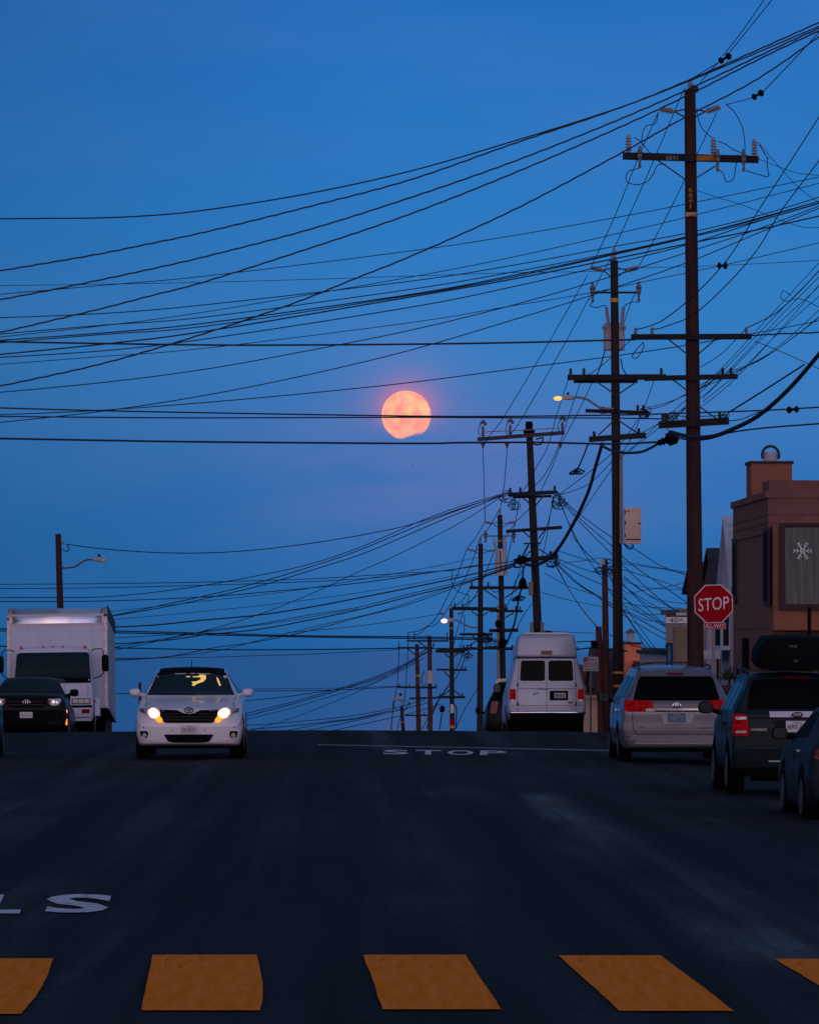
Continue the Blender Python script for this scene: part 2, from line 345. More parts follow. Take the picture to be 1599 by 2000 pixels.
road_poly([(620, 1190, (1454.6, 1466)), (620, 1190, (1456.2, 1468))], 'stop_line', mat('road_paint_worn', (.24, .26, .30), .9, var=.6, scale=3, spec=.05), 'thin white stop line across the lane before the intersection', 'road marking')
def road_text(parts, name, label, m, flip=False, bold=.035):
    b = MB(G(max(parts[0][1][0], 0), parts[0][1][1]))
    for s, TL, TR, BR, BL in parts:
        vs, fs = text_mesh(s, bold); out = []
        for u, v in vs:
            v = 1-v
            if flip: u, v = 1-u, 1-v
            t_ = (TL[0]+(TR[0]-TL[0])*u, TL[1]+(TR[1]-TL[1])*u); q = (BL[0]+(BR[0]-BL[0])*u, BL[1]+(BR[1]-BL[1])*u)
            p = G(t_[0]+(q[0]-t_[0])*v, t_[1]+(q[1]-t_[1])*v); p.z += .009; out.append(p)
        b.add(out, fs)
    return b.build(name, m, label=label, cat='road marking')
M_worn = mat('road_paint_worn', (.24, .26, .30), .9, var=.6, scale=3, spec=.05)
road_text([(ch, (x0, 1465.5+i*.5), (x0+50, 1466+i*.5), (x0+51, 1474.8+i*.5), (x0-1, 1474.3+i*.5)) for i, (ch, x0) in enumerate(zip('STOP', (748, 811, 874, 938)))], 'painted_word', 'white painted word STOP lying on the lane at the intersection', M_white, bold=.02)
road_text([('S', (96, 1749), (220, 1749), (208, 1785.5), (78, 1785.5)), ('T', (-70, 1750), (56, 1750), (38, 1787), (-90, 1787)), ('O', (-240, 1750), (-110, 1750), (-135, 1787), (-265, 1787)), ('P', (-405, 1750), (-280, 1750), (-305, 1787), (-435, 1787))],
          'painted_word', 'upside-down painted STOP, letters T and S at the left edge', M_white, True, bold=.03)

# ------------------------------------------------------------------ moon
M_moon = bpy.data.materials.new('moon_surface'); M_moon.use_nodes = True; t = M_moon.node_tree; t.nodes.clear()
def tn(tt, k, **kw):
    n = tt.nodes.new(k)
    for a, b_ in kw.items(): setattr(n, a, b_)
    return n
c = tn(t, 'ShaderNodeTexCoord'); n1 = tn(t, 'ShaderNodeTexNoise'); n1.inputs['Scale'].default_value = 1.9; n1.inputs['Detail'].default_value = 6; n1.inputs['Roughness'].default_value = .62
MR = 3000*48.3/F
mps = tn(t, 'ShaderNodeMapping'); mps.inputs['Scale'].default_value = (1/MR,)*3; t.links.new(c.outputs['Object'], mps.inputs[0]); t.links.new(mps.outputs[0], n1.inputs[0])
r1 = tn(t, 'ShaderNodeValToRGB'); t.links.new(n1.outputs[0], r1.inputs[0])
r1.color_ramp.elements[0].position = .36; r1.color_ramp.elements[0].color = srgb(255, 150, 142); r1.color_ramp.elements[1].position = .66; r1.color_ramp.elements[1].color = srgb(255, 205, 150)
e = r1.color_ramp.elements.new(.5); e.color = srgb(255, 178, 148)
sp = tn(t, 'ShaderNodeSeparateXYZ'); t.links.new(mps.outputs[0], sp.inputs[0])
def tm(op, a, b_=None, clamp=False):
    n = tn(t, 'ShaderNodeMath', operation=op); n.use_clamp = clamp
    for i, v in enumerate((a, b_)):
        if v is None: continue
        if isinstance(v, (int, float)): n.inputs[i].default_value = v
        else: t.links.new(v, n.inputs[i])
    return n.outputs[0]
# pinker toward the lower limb, seen through more air
mxp = tn(t, 'ShaderNodeMix', data_type='RGBA'); t.links.new(tm('MULTIPLY', tm('ADD', tm('MULTIPLY', sp.outputs[2], -.9), .1, True), .5, True), mxp.inputs[0]); t.links.new(r1.outputs[0], mxp.inputs[6]); mxp.inputs[7].default_value = srgb(255, 140, 150)
n2 = tn(t, 'ShaderNodeTexNoise'); n2.inputs['Scale'].default_value = 2.2; n2.inputs['Detail'].default_value = 5; t.links.new(mps.outputs[0], n2.inputs[0])
edge = tm('ADD', sp.outputs[2], tm('MULTIPLY', sp.outputs[0], -.30)); edge = tm('ADD', edge, tm('MULTIPLY', tm('SUBTRACT', n2.outputs[0], .5), -.42))
vis = tm('MULTIPLY', tm('ADD', edge, .93), 6, True)
em = tn(t, 'ShaderNodeEmission'); t.links.new(mxp.outputs[2], em.inputs[0]); em.inputs[1].default_value = 1.0
tr = tn(t, 'ShaderNodeBsdfTransparent'); ms = tn(t, 'ShaderNodeMixShader'); t.links.new(vis, ms.inputs[0]); t.links.new(tr.outputs[0], ms.inputs[1]); t.links.new(em.outputs[0], ms.inputs[2])
ou = tn(t, 'ShaderNodeOutputMaterial'); t.links.new(ms.outputs[0], ou.inputs[0])
bm = bmesh.new(); bmesh.ops.create_uvsphere(bm, u_segments=64, v_segments=32, radius=MR); me = bpy.data.meshes.new('moon'); bm.to_mesh(me); bm.free()
for p in me.polygons: p.use_smooth = True
me.materials.append(M_moon); mo = bpy.data.objects.new('moon', me); C.objects.link(mo); mo.location = P(793, 811, 3000)
setp(mo, 'full orange-pink moon with its lower edge veiled by cloud', 'moon')

# ------------------------------------------------------------------ birds
M_bird = mat('bird_feathers', (.03, .04, .06), .9)
birds = [(502, 929, 'lowest dark bird on the left of the flock'), (555, 903, 'highest bird on the left of the flock'), (602, 922, 'bird third from the left of the flock'),
         (695, 908, 'bird just left of the moon, below it'), (707, 928, 'bird lowest beneath the moon'), (805, 910, 'largest bird, straight below the moon'),
         (1003, 900, 'bird beside the third utility pole, right of the flock'), (1457, 907, 'lone bird left of the chimney on the brown house')]
for i, (x, y, lab) in enumerate(birds):
    o = P(x, y, 900); k = .50*(1.2 if i == 5 else .9); b = MB(o); ti = random.uniform(-.25, .25)
    for s_ in (-1, 1):
        w = [(0, 0, 0), (s_*.25*k, 0, .20*k+ti*s_*.1), (s_*.52*k, 0, .06*k+ti*s_*.2)]
        b.tube([o+Vector(q) for q in w], [.045*k, .055*k, .012*k], 5)
    b.tube([o+Vector((-.02, -.18*k, -.01)), o+Vector((0, 0, -.02)), o+Vector((0.02, .2*k, 0))], [.02*k, .07*k, .02*k], 6)
    b.build('seabird', M_bird, label=lab, cat='bird', group='birds flying below the moon')

# ------------------------------------------------------------------ poles
def ins_pin(parent, base, h, r, m=None, name='insulator'):
    """upright ribbed insulator (base point in world)"""
    b = MB(parent_org(parent)); base = Vector(base); top = base+Vector((0, 0, h)); pr = [(0, r*.35)]
    k = 5
    for i in range(k):
        t0 = .12+.8*i/k; pr += [(t0, r*.45), (t0+.05, r*(1-.04*i)), (t0+.09, r*.5)]
    pr += [(.97, r*.4), (1, r*.3)]
    b.lathe(base, top, pr, 8); return b.build(name, m or M_porc, parent, smooth=False)
def ins_side(parent, a, c, r, name='insulator'):
    b = MB(parent_org(parent)); pr = [(0, r*.4)]
    for i in range(6):
        t0 = .08+.84*i/6; pr += [(t0, r*.55), (t0+.06, r), (t0+.1, r*.55)]
    pr += [(1, r*.4)]
    b.lathe(a, c, pr, 8); return b.build(name, M_porc, parent)
ORG = {}
def parent_org(o):
    p = Vector((0, 0, 0))
    while o is not None: p = p+o.location; o = o.parent
    return p
class Pole:
    def __init__(s, name, xt, yt, xb, yb, d, rt, rb, m, label, cat='utility pole', group='wooden utility poles along the right kerb'):
        s.d = d; s.k = d/F; a = P(xb, yb, d); tp = P(xt, yt, d)
        # extend to the ground
        gz = g(a.x, d)-.1 if d < 400 else prof(d)
        f_ = (tp.z-gz)/(tp.z-a.z); base = tp+(a-tp)*f_
        s.base = base; s.tp = tp; s.root = empty(name, base, label, cat, group)
        b = MB(base); b.tube([base.lerp(tp, i/8) for i in range(9)], [(rb*f_**.3+(rt-rb*f_**.3)*i/8)*s.k for i in range(9)], 12)
        b.build('shaft', m, s.root, smooth=True)
    def p(s, x, y, dd=0.): return P(x, y, s.d+dd)
    def arm(s, x0, y0, x1, y1, th, braces=(), ins=(), inh=10, inr=4.5, dd=-.25, m=None, insm=None):
        b = MB(s.base); b.beam(s.p(x0, y0, dd), s.p(x1, y1, dd), .10, th*s.k); o = b.build('crossarm', m or M_arm, s.root)
        for (ax, ay, bx, by) in braces:
            b = MB(s.base); b.beam(s.p(ax, ay, dd+.07), s.p(bx, by, dd+.07), .02, max(2.6*s.k, .028)); b.build('brace', M_dsteel, o)
        for x in ins:
            f_ = (x-x0)/(x1-x0); y = y0+(y1-y0)*f_-th/2
            ins_pin(o, s.p(x, y+.5, dd), inh*s.k, inr*s.k, insm or M_dsteel)
        return o
    def part(s, name, mb, m, smooth=False): return mb.build(name, m, s.root, smooth=smooth)
    def cyl(s, name, x0, y0, x1, y1, r, m, dd=-.3, n=14):
        b = MB(s.base); b.tube([s.p(x0, y0, dd), s.p(x1, y1, dd)], r*s.k, n); return b.build(name, m, s.root, smooth=False)
    def wirep(s, name, pts, r, m=None, dd=-.2, sub=5):
        b = MB(s.base); q = catmull(pts, sub); b.tube([s.p(x, y, dd) for x, y in q], r*s.k, 5); return b.build(name, m or M_rubber, s.root)
    def cutout(s, x, y0, y1, w=4.5, dd=-.3):
        b = MB(s.base); a = s.p(x, y1, dd); c = s.p(x, y0, dd)
        b.lathe(a, c, [(0, w*.5*s.k), (.12, w*.8*s.k), (.2, w*.5*s.k), (.4, w*.8*s.k), (.5, w*1.3*s.k), (.62, w*1.1*s.k), (.7, w*1.6*s.k), (.8, w*.9*s.k), (.95, w*.7*s.k), (1, w*.3*s.k)], 8)
        return b.build('fuse_cutout', M_steel, s.root)
    def band(s, y, h, m=None, f=1.0, name='reflective_band'):
        t_ = (y-1240); zz = s.p(0, y).z; u = (zz-s.base.z)/(s.tp.z-s.base.z); c = s.base.lerp(s.tp, u); b = MB(s.base)
        b.tube([c+Vector((0, 0, -h/2*s.k)), c+Vector((0, 0, h/2*s.k))], f*s.k, 12); return b.build(name, m or M_yel, s.root)

def loops(pole, cx, cy, r, n, w=.8, name='wire_coil'):
    b = MB(pole.base)
    for i in range(n):
        a = random.uniform(0, 6); rx = r*random.uniform(.5, 1.2); ry = r*random.uniform(.4, 1); ox = cx+random.uniform(-.5, .5)*r; oy = cy+random.uniform(-.5, .5)*r
        b.tube([pole.p(ox+rx*math.cos(t*.45+a), oy+ry*math.sin(t*.45+a)+t*.12, -.35-.02*i) for t in range(random.randint(9, 15))], w*pole.k, 4)
    b.build(name, M_rubber, pole.root)
# pole 1 : tall reddish pole behind the stop sign
p1 = Pole('utility_pole', 1347, 175, 1358, 1300, 111, 11, 16.5, M_wood, 'tallest reddish wooden utility pole, standing right behind the red stop sign')
ins_pin(p1.root, p1.p(1347, 177), 24*p1.k, 7*p1.k)
for xa, xb_ in ((1316, 1288), (1378, 1407)):
    ins_side(p1.root, p1.p(xa, 217, -.2), p1.p(xb_, 208 if xb_ > 1350 else 212, -.2), 7.5*p1.k)
    b = MB(p1.base)
    for yy in (213, 228): b.beam(p1.p(1347+(-10 if xa < 1347 else 10), yy, -.2), p1.p(xa, 217, -.2), .03, .03)
    b.build('insulator_bracket', M_dsteel, p1.root)
b = MB(p1.base); b.lathe(p1.p(1352, 178, -.35), p1.p(1360, 168, -.35), [(0, 3*p1.k), (.3, 9*p1.k), (.8, 9*p1.k), (1, 4*p1.k)], 10); b.build('insulator', M_dsteel, p1.root)
a1 = p1.arm(1216, 304, 1481, 311, 14, [(1285, 313, 1338, 350), (1398, 323, 1358, 348)])
for x, yt, yb_ in ((1227, 263, 299), (1393, 268, 303), (1473, 271, 305)): ins_pin(a1, p1.p(x, yb_, -.25), (yb_-yt)*p1.k, 8*p1.k)
for x, y0, y1 in ((1249, 284, 328), (1401, 290, 335), (1452, 290, 335)): p1.cutout(x, y0, y1, 4.2, -.42)
b = MB(p1.base); q0 = p1.p(1360, 303, -.31); q1 = p1.p(1395, 313, -.31); b.box(q0.x, q1.x, q0.y, q0.y+.01, q1.z, q0.z); b.build('arm_tag', mat('orange_tag', (.35, .12, .01), .7), p1.root)
q0 = p1.p(1300, 312, -.32)-p1.base; q1 = p1.p(1323, 303, -.32)-p1.base; sign_text('6841', q0.x, q1.x, q0.z, q1.z, q0.y, mat('number_white', (.24, .22, .22), .7), p1.root, 'number_tag')
for i, ch in enumerate('6841'):
    q0 = p1.p(1344, 375+i*10.5, -.20)-p1.base; q1 = p1.p(1352, 366+i*10.5, -.20)-p1.base
    wn = (q1.x-q0.x)*(.33 if ch == '1' else 0); sign_text(ch, q0.x+wn, q1.x-wn, q0.z, q1.z, q0.y, mat('number_ochre', (.36, .17, .02), .7), p1.root, 'number_plate')
b = MB(p1.base); q0 = p1.p(1339, 422, -.2); q1 = p1.p(1360, 414, -.2); b.box(q0.x, q1.x, q0.y, q0.y+.02, q0.z, q1.z); b.build('warning_plate', mat('warning_plate', (.45, .25, .13), .7, var=.8, scale=40), p1.root)
p1.arm(1232, 658, 1467, 657, 11, [(1302, 660, 1342, 692), (1402, 658, 1365, 690)], (1241, 1273, 1457), 14, 5, insm=M_porc)
p1.arm(1258, 739, 1440, 735, 10, [(1312, 740, 1342, 763), (1402, 736, 1366, 760)], (1411, 1427), 13, 5)
p1.arm(1286, 830, 1423, 822, 14, [(1308, 826, 1344, 792), (1364, 793, 1408, 824)], (1300, 1405), 12, 5)
b = MB(p1.base); q = p1.p(1298, 818, -.25); b.box(q.x-.07, q.x+.07, q.y-.1, q.y+.1, q.z-.08, q.z+.10); b.build('terminal_box', M_dsteel, p1.root)
for pts in ([(1285, 218), (1280, 240), (1262, 245), (1254, 262), (1253, 284)], [(1237, 268), (1250, 275), (1270, 300)], [(1248, 328), (1226, 335), (1223, 352), (1240, 360), (1262, 355), (1275, 340), (1284, 322), (1300, 320)],
            [(1360, 218), (1368, 245), (1378, 258), (1390, 268)], [(1417, 203), (1435, 220), (1450, 250), (1455, 290)], [(1402, 275), (1418, 282), (1430, 291), (1448, 298)],
            [(1404, 332), (1412, 338), (1416, 352), (1425, 354), (1433, 345), (1437, 320), (1442, 300)], [(1456, 333), (1480, 340), (1500, 344), (1498, 325), (1498, 310), (1502, 308)], [(1480, 278), (1492, 298), (1500, 310)]):
    p1.wirep('jumper_wire', pts, .95)
# pole 2
p2 = Pole('utility_pole', 1199, 508, 1207, 1300, 141, 7.5, 10.2, M_wood2, 'dark utility pole carrying a grey transformer, a lit lamp and a beige cabinet')
ins_pin(p2.root, p2.p(1199, 510), 26*p2.k, 6.2*p2.k)
for xa, xb_ in ((1177, 1153), (1224, 1247)):
    ins_side(p2.root, p2.p(xa, 528, -.2), p2.p(xb_, 522, -.2), 6*p2.k)
    b = MB(p2.base)
    for yy in (523, 540): b.beam(p2.p(1199+(-7 if xa < 1199 else 7), yy, -.2), p2.p(xa, 527, -.2), .03, .03)
    b.build('insulator_bracket', M_dsteel, p2.root)
p2.cutout(1157, 551, 591, 4.0); p2.cutout(1247, 549, 590, 4.0)
p2.arm(1160, 571, 1245, 571, 3.5)
p2.band(585, 8, f=8.4)
b = MB(p2.base); b.tube([p2.p(1199, y, .45) for y in (684, 682, 634, 631)], [20*p2.k, 21*p2.k, 21*p2.k, 19*p2.k], 18); tk = b.build('transformer', M_tank, p2.root, smooth=False)
for x0, x1 in ((1188, 1184), (1214, 1217)):
    b = MB(parent_org(tk)); pr = []
    for i in range(9): pr += [(i/9, 2.2*p2.k), (i/9+.05, 4.2*p2.k)]
    pr += [(1, 3*p2.k)]
    b.lathe(p2.p(x0, 634, -.1), p2.p(x1, 600, -.1), pr, 8); b.build('bushing', M_porc, tk)
for x in (1178, 1220):
    b = MB(parent_org(tk)); q = p2.p(x, 640, .2); b.box(q.x-.03, q.x+.03, q.y-.05, q.y+.05, q.z-.05, q.z+.05); b.build('lifting_lug', M_steel, tk)
p2.arm(1108, 737, 1300, 736, 11, [(1160, 742, 1205, 773), (1243, 745, 1203, 773)], (1114, 1140, 1291), 13, 4.6)
p2.arm(1120, 743, 1245, 743, 10, dd=.25)
p2.arm(1143, 802, 1265, 806, 7, (), (1245, 1256), 12, 4.4)
p2.arm(1150, 858, 1261, 850, 11, [(1168, 850, 1200, 820), (1206, 820, 1245, 846)], (1160, 1247), 10, 5)
b = MB(p2.base); q0 = p2.p(1209.5, 880, -.32); q1 = p2.p(1216.5, 1062, -.32); b.box(q0.x, q1.x, q0.y, q0.y+.12, q1.z, q0.z); b.build('conduit_cover', M_steel, p2.root)
b = MB(p2.base); q0 = p2.p(1219.5, 991, -.5); q1 = p2.p(1252, 1062, -.5); b.box(q0.x, q1.x, q0.y, q0.y+.35, q1.z, q0.z); cb = b.build('cabinet', M_cab, p2.root)
def local(o): return parent_org(o)
b = MB(local(cb)); r0 = p2.p(1222, 993.5, -.515); r1_ = p2.p(1251, 1052, -.515); b.box(r0.x, r1_.x, r0.y, r0.y+.03, r1_.z, r0.z); b.build('cabinet_door', M_cab, cb)
b = MB(local(cb)); r0 = p2.p(1222, 1053.2, -.514); r1_ = p2.p(1251, 1054.8, -.514); b.box(r0.x, r1_.x, r0.y, r0.y+.02, r1_.z, r0.z)
r0 = p2.p(1248, 1022, -.54); b.box(r0.x-.02, r0.x+.02, r0.y, r0.y+.04, r0.z-.025, r0.z+.025)
r0 = p2.p(1227, 998, -.54); b.box(r0.x-.015, r0.x+.015, r0.y, r0.y+.04, r0.z-.02, r0.z+.02)
for yy in (1000, 1021, 1046): r0 = p2.p(1220.5, yy, -.52); b.box(r0.x-.012, r0.x+.012, r0.y, r0.y+.02, r0.z-.04, r0.z+.04)
b.build('latch', M_dark, cb)
p2.band(1314, 4.5, f=11.2); p2.band(1340, 4.5, f=11.2)
p2.wirep('jumper_wire', [(1157, 590), (1152, 597), (1165, 600), (1180, 596), (1184, 600)], .9)
p2.wirep('jumper_wire', [(1245, 590), (1232, 590), (1220, 597), (1217, 601)], .9)
p2.wirep('jumper_wire', [(1181, 684), (1172, 715), (1165, 733)], 1.3); p2.wirep('jumper_wire', [(1212, 700), (1216, 720), (1224, 733)], 1.3)
p2.wirep('jumper_wire', [(1256, 668), (1256, 680), (1244, 698), (1234, 696), (1245, 680), (1256, 668)], 1)
p2.wirep('jumper_wire', [(1218, 1062), (1228, 1072), (1236, 1068), (1234, 1062)], 1.6)
def lamp(pole, pts, fx0, fx1, fy, lx0, lx1, lit, r=3.0):
    ar = pole.wirep('lamp_arm', pts, r*.8, M_steel, dd=-.4, sub=6)
    b = MB(pole.base); a = pole.p(fx0, fy, -.4); c = pole.p(fx1, fy-1, -.4)
    b.lathe(a, c, [(0, 2.0*pole.k), (.12, 4.4*pole.k), (.5, 5*pole.k), (.8, 4*pole.k), (1, 1.6*pole.k)], 10); hd = b.build('lamp_head', mat('lamp_housing', (.36, .33, .35), .5), pole.root, smooth=True)
    b = MB(local(hd)); q = pole.p((fx0*.55+fx1*.45), fy-6, -.4); b.tube([q, q+Vector((0, 0, 4.5*pole.k))], 2.6*pole.k, 8); b.build('photocell', M_dark, hd)
    b = MB(local(hd)); a = pole.p(lx0, fy+1, -.45); c = pole.p(lx1, fy+1, -.45)
    b.lathe(a, c, [(0, 1.2*pole.k), (.2, 4.0*pole.k), (.6, 4.6*pole.k), (.9, 3.5*pole.k), (1, 1*pole.k)], 10); b.build('lamp_lens', lit, hd, smooth=True)
M_lampO = mat('street_lamp_lit', (1, .6, .3), .4, emis=(1, .36, .07), es=1.6); M_lampW = mat('street_lamp_lit_pink', (1, .8, .7), .4, emis=(1, .50, .38), es=1.9)
lamp(p2, [(1198, 798), (1175, 797), (1160, 789), (1146, 780), (1130, 776), (1119, 776)], 1121, 1094, 777, 1081, 1097, M_lampO)
loops(p2, 1258, 806, 10, 7); loops(p2, 1175, 800, 6, 3, .7); loops(p1, 1310, 815, 10, 5, .8); loops(p1, 1415, 812, 8, 4, .8)
# pole 3, leaning
p3 = Pole('utility_pole', 1033, 832, 1050, 1232, 188, 6.3, 8.6, M_wood2, 'leaning utility pole rising behind the roof of the white van')
b = MB(p3.base); b.lathe(p3.p(1033, 850, -.1), p3.p(1033, 823, -.1), [(0, 9*p3.k), (.3, 12*p3.k), (.5, 7*p3.k), (.7, 7*p3.k), (.72, 8*p3.k), (1, 6*p3.k)], 10); b.build('pole_top_bracket', M_dark, p3.root)
a3 = p3.arm(932, 858, 1102, 845, 7.5, (), (), m=M_dsteel)
for x, y in ((942, 851), (995, 848), (1097, 843)):
    ins_pin(a3, p3.p(x+1, y+3, -.25), 22*p3.k, 4.5*p3.k, M_steel); b = MB(local(a3)); q = p3.p(x-2, y-24, -.25); b.tube([q+Vector((-.03, 0, 0)), q+Vector((.07, 0, .08)), q+Vector((.16, 0, -.06))], .07, 6); b.build('insulator_cap', M_steel, a3)
    p3.wirep('jumper_wire', [(x-3, y-25), (x-8, y-10), (x-4, y+4)], .8)
for x in (943, 990, 1094): p3.cutout(x, 862, 876, 3.2)
b = MB(p3.base); b.beam(p3.p(940, 844, -.4), p3.p(1092, 836, -.4), .03, .03); b.build('spacer_bar', M_steel, p3.root)
p3.wirep('jumper_wire', [(1046, 858), (1060, 855), (1056, 867), (1044, 868), (1042, 862)], 1.6)
p3.arm(992, 966, 1088, 961, 7.5, [(1019, 971, 1038, 987), (1062, 968, 1046, 987)], (996, 1016, 1083), 10, 4)
p3.arm(1002, 971, 1077, 969, 5, dd=.3)
p3.arm(988, 1038, 1097, 1030, 6.5, [(1022, 1039, 1038, 1052), (1065, 1033, 1052, 1051)], (), 8, 4)
p3.arm(1003, 1096, 1090, 1087, 9, [(1022, 1090, 1037, 1075), (1052, 1072, 1072, 1085)], (1014, 1075, 1085), 8, 5)
p3.arm(1022, 1062, 1056, 1061, 3)
b = MB(p3.base); b.beam(p3.p(1020, 1087, -.4), p3.p(1032, 1064, -.4), .06, .06); b.build('strut', M_dark, p3.root)
b = MB(p3.base); b.lathe(p3.p(1006, 1096, -.5), p3.p(1030, 1092, -.5), [(0, 3*p3.k), (.3, 8*p3.k), (.7, 8.5*p3.k), (1, 4*p3.k)], 10); b.build('splice_case', M_dark, p3.root)
b = MB(p3.base); b.lathe(p3.p(1020, 1150, -.5), p3.p(1021, 1128, -.5), [(0, 6*p3.k), (.3, 8.5*p3.k), (.7, 7*p3.k), (1, 3*p3.k)], 10); b.build('splice_case', M_dark, p3.root)
for (x0, x1) in ((1035, 1041), (1055, 1062)):
    b = MB(p3.base); q0 = p3.p(x0, 1216, -.3); q1 = p3.p(x1, 1240, -.3); b.box(q0.x, q1.x, q0.y, q0.y+.15, q1.z, q0.z)
    b.build('conduit_cover', M_steel, p3.root)
b = MB(p3.base); q0 = p3.p(1032, 1137, -.4); q1 = p3.p(1041, 1163, -.4); b.box(q0.x, q1.x, q0.y, q0.y+.2, q1.z, q0.z); b.build('meter_box', M_steel, p3.root)
loops(p3, 988, 972, 13, 7); loops(p3, 1003, 985, 10, 5); loops(p3, 1090, 978, 12, 9); loops(p3, 1080, 1098, 11, 8); loops(p3, 1012, 1105, 9, 5)
# pole 4
p4 = Pole('utility_pole', 976, 1006, 982, 1330, 238, 4.9, 5.6, M_wood2, 'utility pole with a white transformer high above the left side of the van')
ins_pin(p4.root, p4.p(976, 1007), 15*p4.k, 3.4*p4.k)
ins_side(p4.root, p4.p(960, 1023, -.2), p4.p(946, 1019, -.2), 3.4*p4.k); ins_side(p4.root, p4.p(992, 1022, -.2), p4.p(1006, 1019, -.2), 3.4*p4.k)
b = MB(p4.base)
for xa, xs_ in ((960, 971), (992, 981)):
    for yy in (1021, 1030): b.beam(p4.p(xs_, yy, -.2), p4.p(xa, 1022, -.2), .03, .03)
b.build('insulator_bracket', M_dsteel, p4.root)
p4.cutout(948, 1036, 1060, 3); p4.cutout(1003, 1036, 1060, 3); p4.arm(950, 1047, 1002, 1047, 2); p4.band(1056, 5, mat('orange_tag', (.35, .12, .01)), 5.5)
b = MB(p4.base); b.tube([p4.p(978.5, y, -.5) for y in (1124, 1072)], [12.5*p4.k, 10.5*p4.k], 14); tk = b.build('transformer', M_tank, p4.root)
for x0, x1 in ((968, 964), (985, 988)):
    b = MB(local(tk)); b.lathe(p4.p(x0, 1072, -.5), p4.p(x1, 1050, -.5), [(0, 2*p4.k), (.5, 2.6*p4.k), (1, 1.4*p4.k)], 6); b.build('bushing', M_porc, tk)
b = MB(local(tk)); b.tube([p4.p(976.5, 1076, -1.1), p4.p(978, 1112, -1.15)], 1.3*p4.k, 5); b.build('drain_valve', M_dsteel, tk)
p4.arm(916, 1148, 1034, 1148, 6, [(945, 1151, 972, 1170), (1010, 1151, 986, 1168)], (921, 953), 9, 3)
p4.arm(955, 1193, 1021, 1194, 5, [(1003, 1197, 986, 1207)], (1007, 1015), 8, 2.6)
p4.arm(955, 1232, 1012, 1231, 7, (), ()); p4.arm(955, 1266, 1013, 1268, 6, (), (1000, 1008), 5, 3)
b = MB(p4.base); q0 = p4.p(970, 1182, -.3); q1 = p4.p(975, 1330, -.3); b.box(q0.x, q1.x, q0.y, q0.y+.15, q1.z, q0.z); b.build('conduit_cover', M_steel, p4.root)
b = MB(p4.base); b.lathe(p4.p(973, 1211, -.7), p4.p(972, 1226, -.7), [(0, 3*p4.k), (.3, 6*p4.k), (.7, 6*p4.k), (1, 3*p4.k)], 10); b.build('splice_case', M_dark, p4.root)
b = MB(p4.base); b.lathe(p4.p(984, 1248, -.7), p4.p(978, 1268, -.7), [(0, 7*p4.k), (.3, 9*p4.k), (.7, 7*p4.k), (1, 3*p4.k)], 10); b.build('splice_case', M_dark, p4.root)
b = MB(p4.base); q0 = p4.p(968, 1326, -.6); q1 = p4.p(988, 1372, -.6); b.box(q0.x, q1.x, q0.y, q0.y+.3, q1.z, q0.z); b.build('cabinet', M_cab, p4.root)
# pole 5
p5 = Pole('utility_pole', 938.5, 1062, 937, 1425, 273, 4.4, 6.6, M_wood2, 'utility pole with a lit lamp arm, left of the dark SUV beyond the van')
ins_pin(p5.root, p5.p(938.5, 1063), 15*p5.k, 3*p5.k)
ins_side(p5.root, p5.p(925, 1076, -.2), p5.p(911, 1072, -.2), 3*p5.k); ins_side(p5.root, p5.p(952, 1077, -.2), p5.p(966, 1074, -.2), 3*p5.k)
b = MB(p5.base)
for xa, xs_ in ((925, 934), (952, 943)):
    for yy in (1073, 1081): b.beam(p5.p(xs_, yy, -.2), p5.p(xa, 1076, -.2), .035, .035)
b.build('insulator_bracket', M_dsteel, p5.root)
p5.arm(883, 1188.5, 991, 1190, 7, [(921, 1194, 935, 1205), (952, 1196, 941, 1204)], (888, 903, 987), 8, 2.6)
p5.arm(897, 1239, 962, 1239, 5, [(922, 1242, 935, 1253)]); p5.arm(855, 1270, 968, 1265, 5.5, [(915, 1262, 934, 1250)], (905, 912, 920), 6, 3); loops(p5, 950, 1245, 9, 7); loops(p5, 960, 1255, 12, 6, .7)
lamp(p5, [(932, 1225.5), (918, 1225), (905, 1219), (893, 1212), (885, 1211)], 886, 873, 1212, 861, 873, M_lampW, 2)
# pole 6
p6 = Pole('utility_pole', 881, 1188, 883, 1425, 340, 3.8, 4.8, M_wood2, 'slim utility pole under the lit pinkish lamp, left of the pole that carries it')
ins_pin(p6.root, p6.p(881, 1189), 12*p6.k, 2.4*p6.k)
ins_side(p6.root, p6.p(869, 1200, -.2), p6.p(858, 1197, -.2), 2.6*p6.k); ins_side(p6.root, p6.p(893, 1200, -.2), p6.p(904, 1196, -.2), 2.6*p6.k)
p6.arm(850, 1272, 908, 1273, 6, [(868, 1276, 880, 1287), (895, 1276, 884, 1284)], (866, 910), 5, 2.5); loops(p6, 912, 1280, 7, 6)
p6.arm(852, 1308, 912, 1309, 3.8, [(866, 1311, 879, 1324)], (903, 909), 6, 2); p6.arm(855, 1362, 908, 1362, 5, [(868, 1355, 879, 1348), (886, 1348, 900, 1359)], (860, 866, 903), 6, 2.4)
p6.band(1227, 4, mat('orange_tag', (.35, .12, .01)), 4.2)
b = MB(p6.base); q0 = p6.p(879.5, 1376, -.4); q1 = p6.p(886, 1393, -.4); b.box(q0.x, q1.x, q0.y, q0.y+.05, q1.z, q0.z); b.build('notice_board', M_cab, p6.root)
p6.band(1411, 12, M_signr, 5.2, 'painted_band'); p6.band(1420, 5, M_yel, 5.2, 'painted_band')
p6.wirep('riser_cable', [(886, 1375), (891, 1385), (890, 1425)], 1.3)
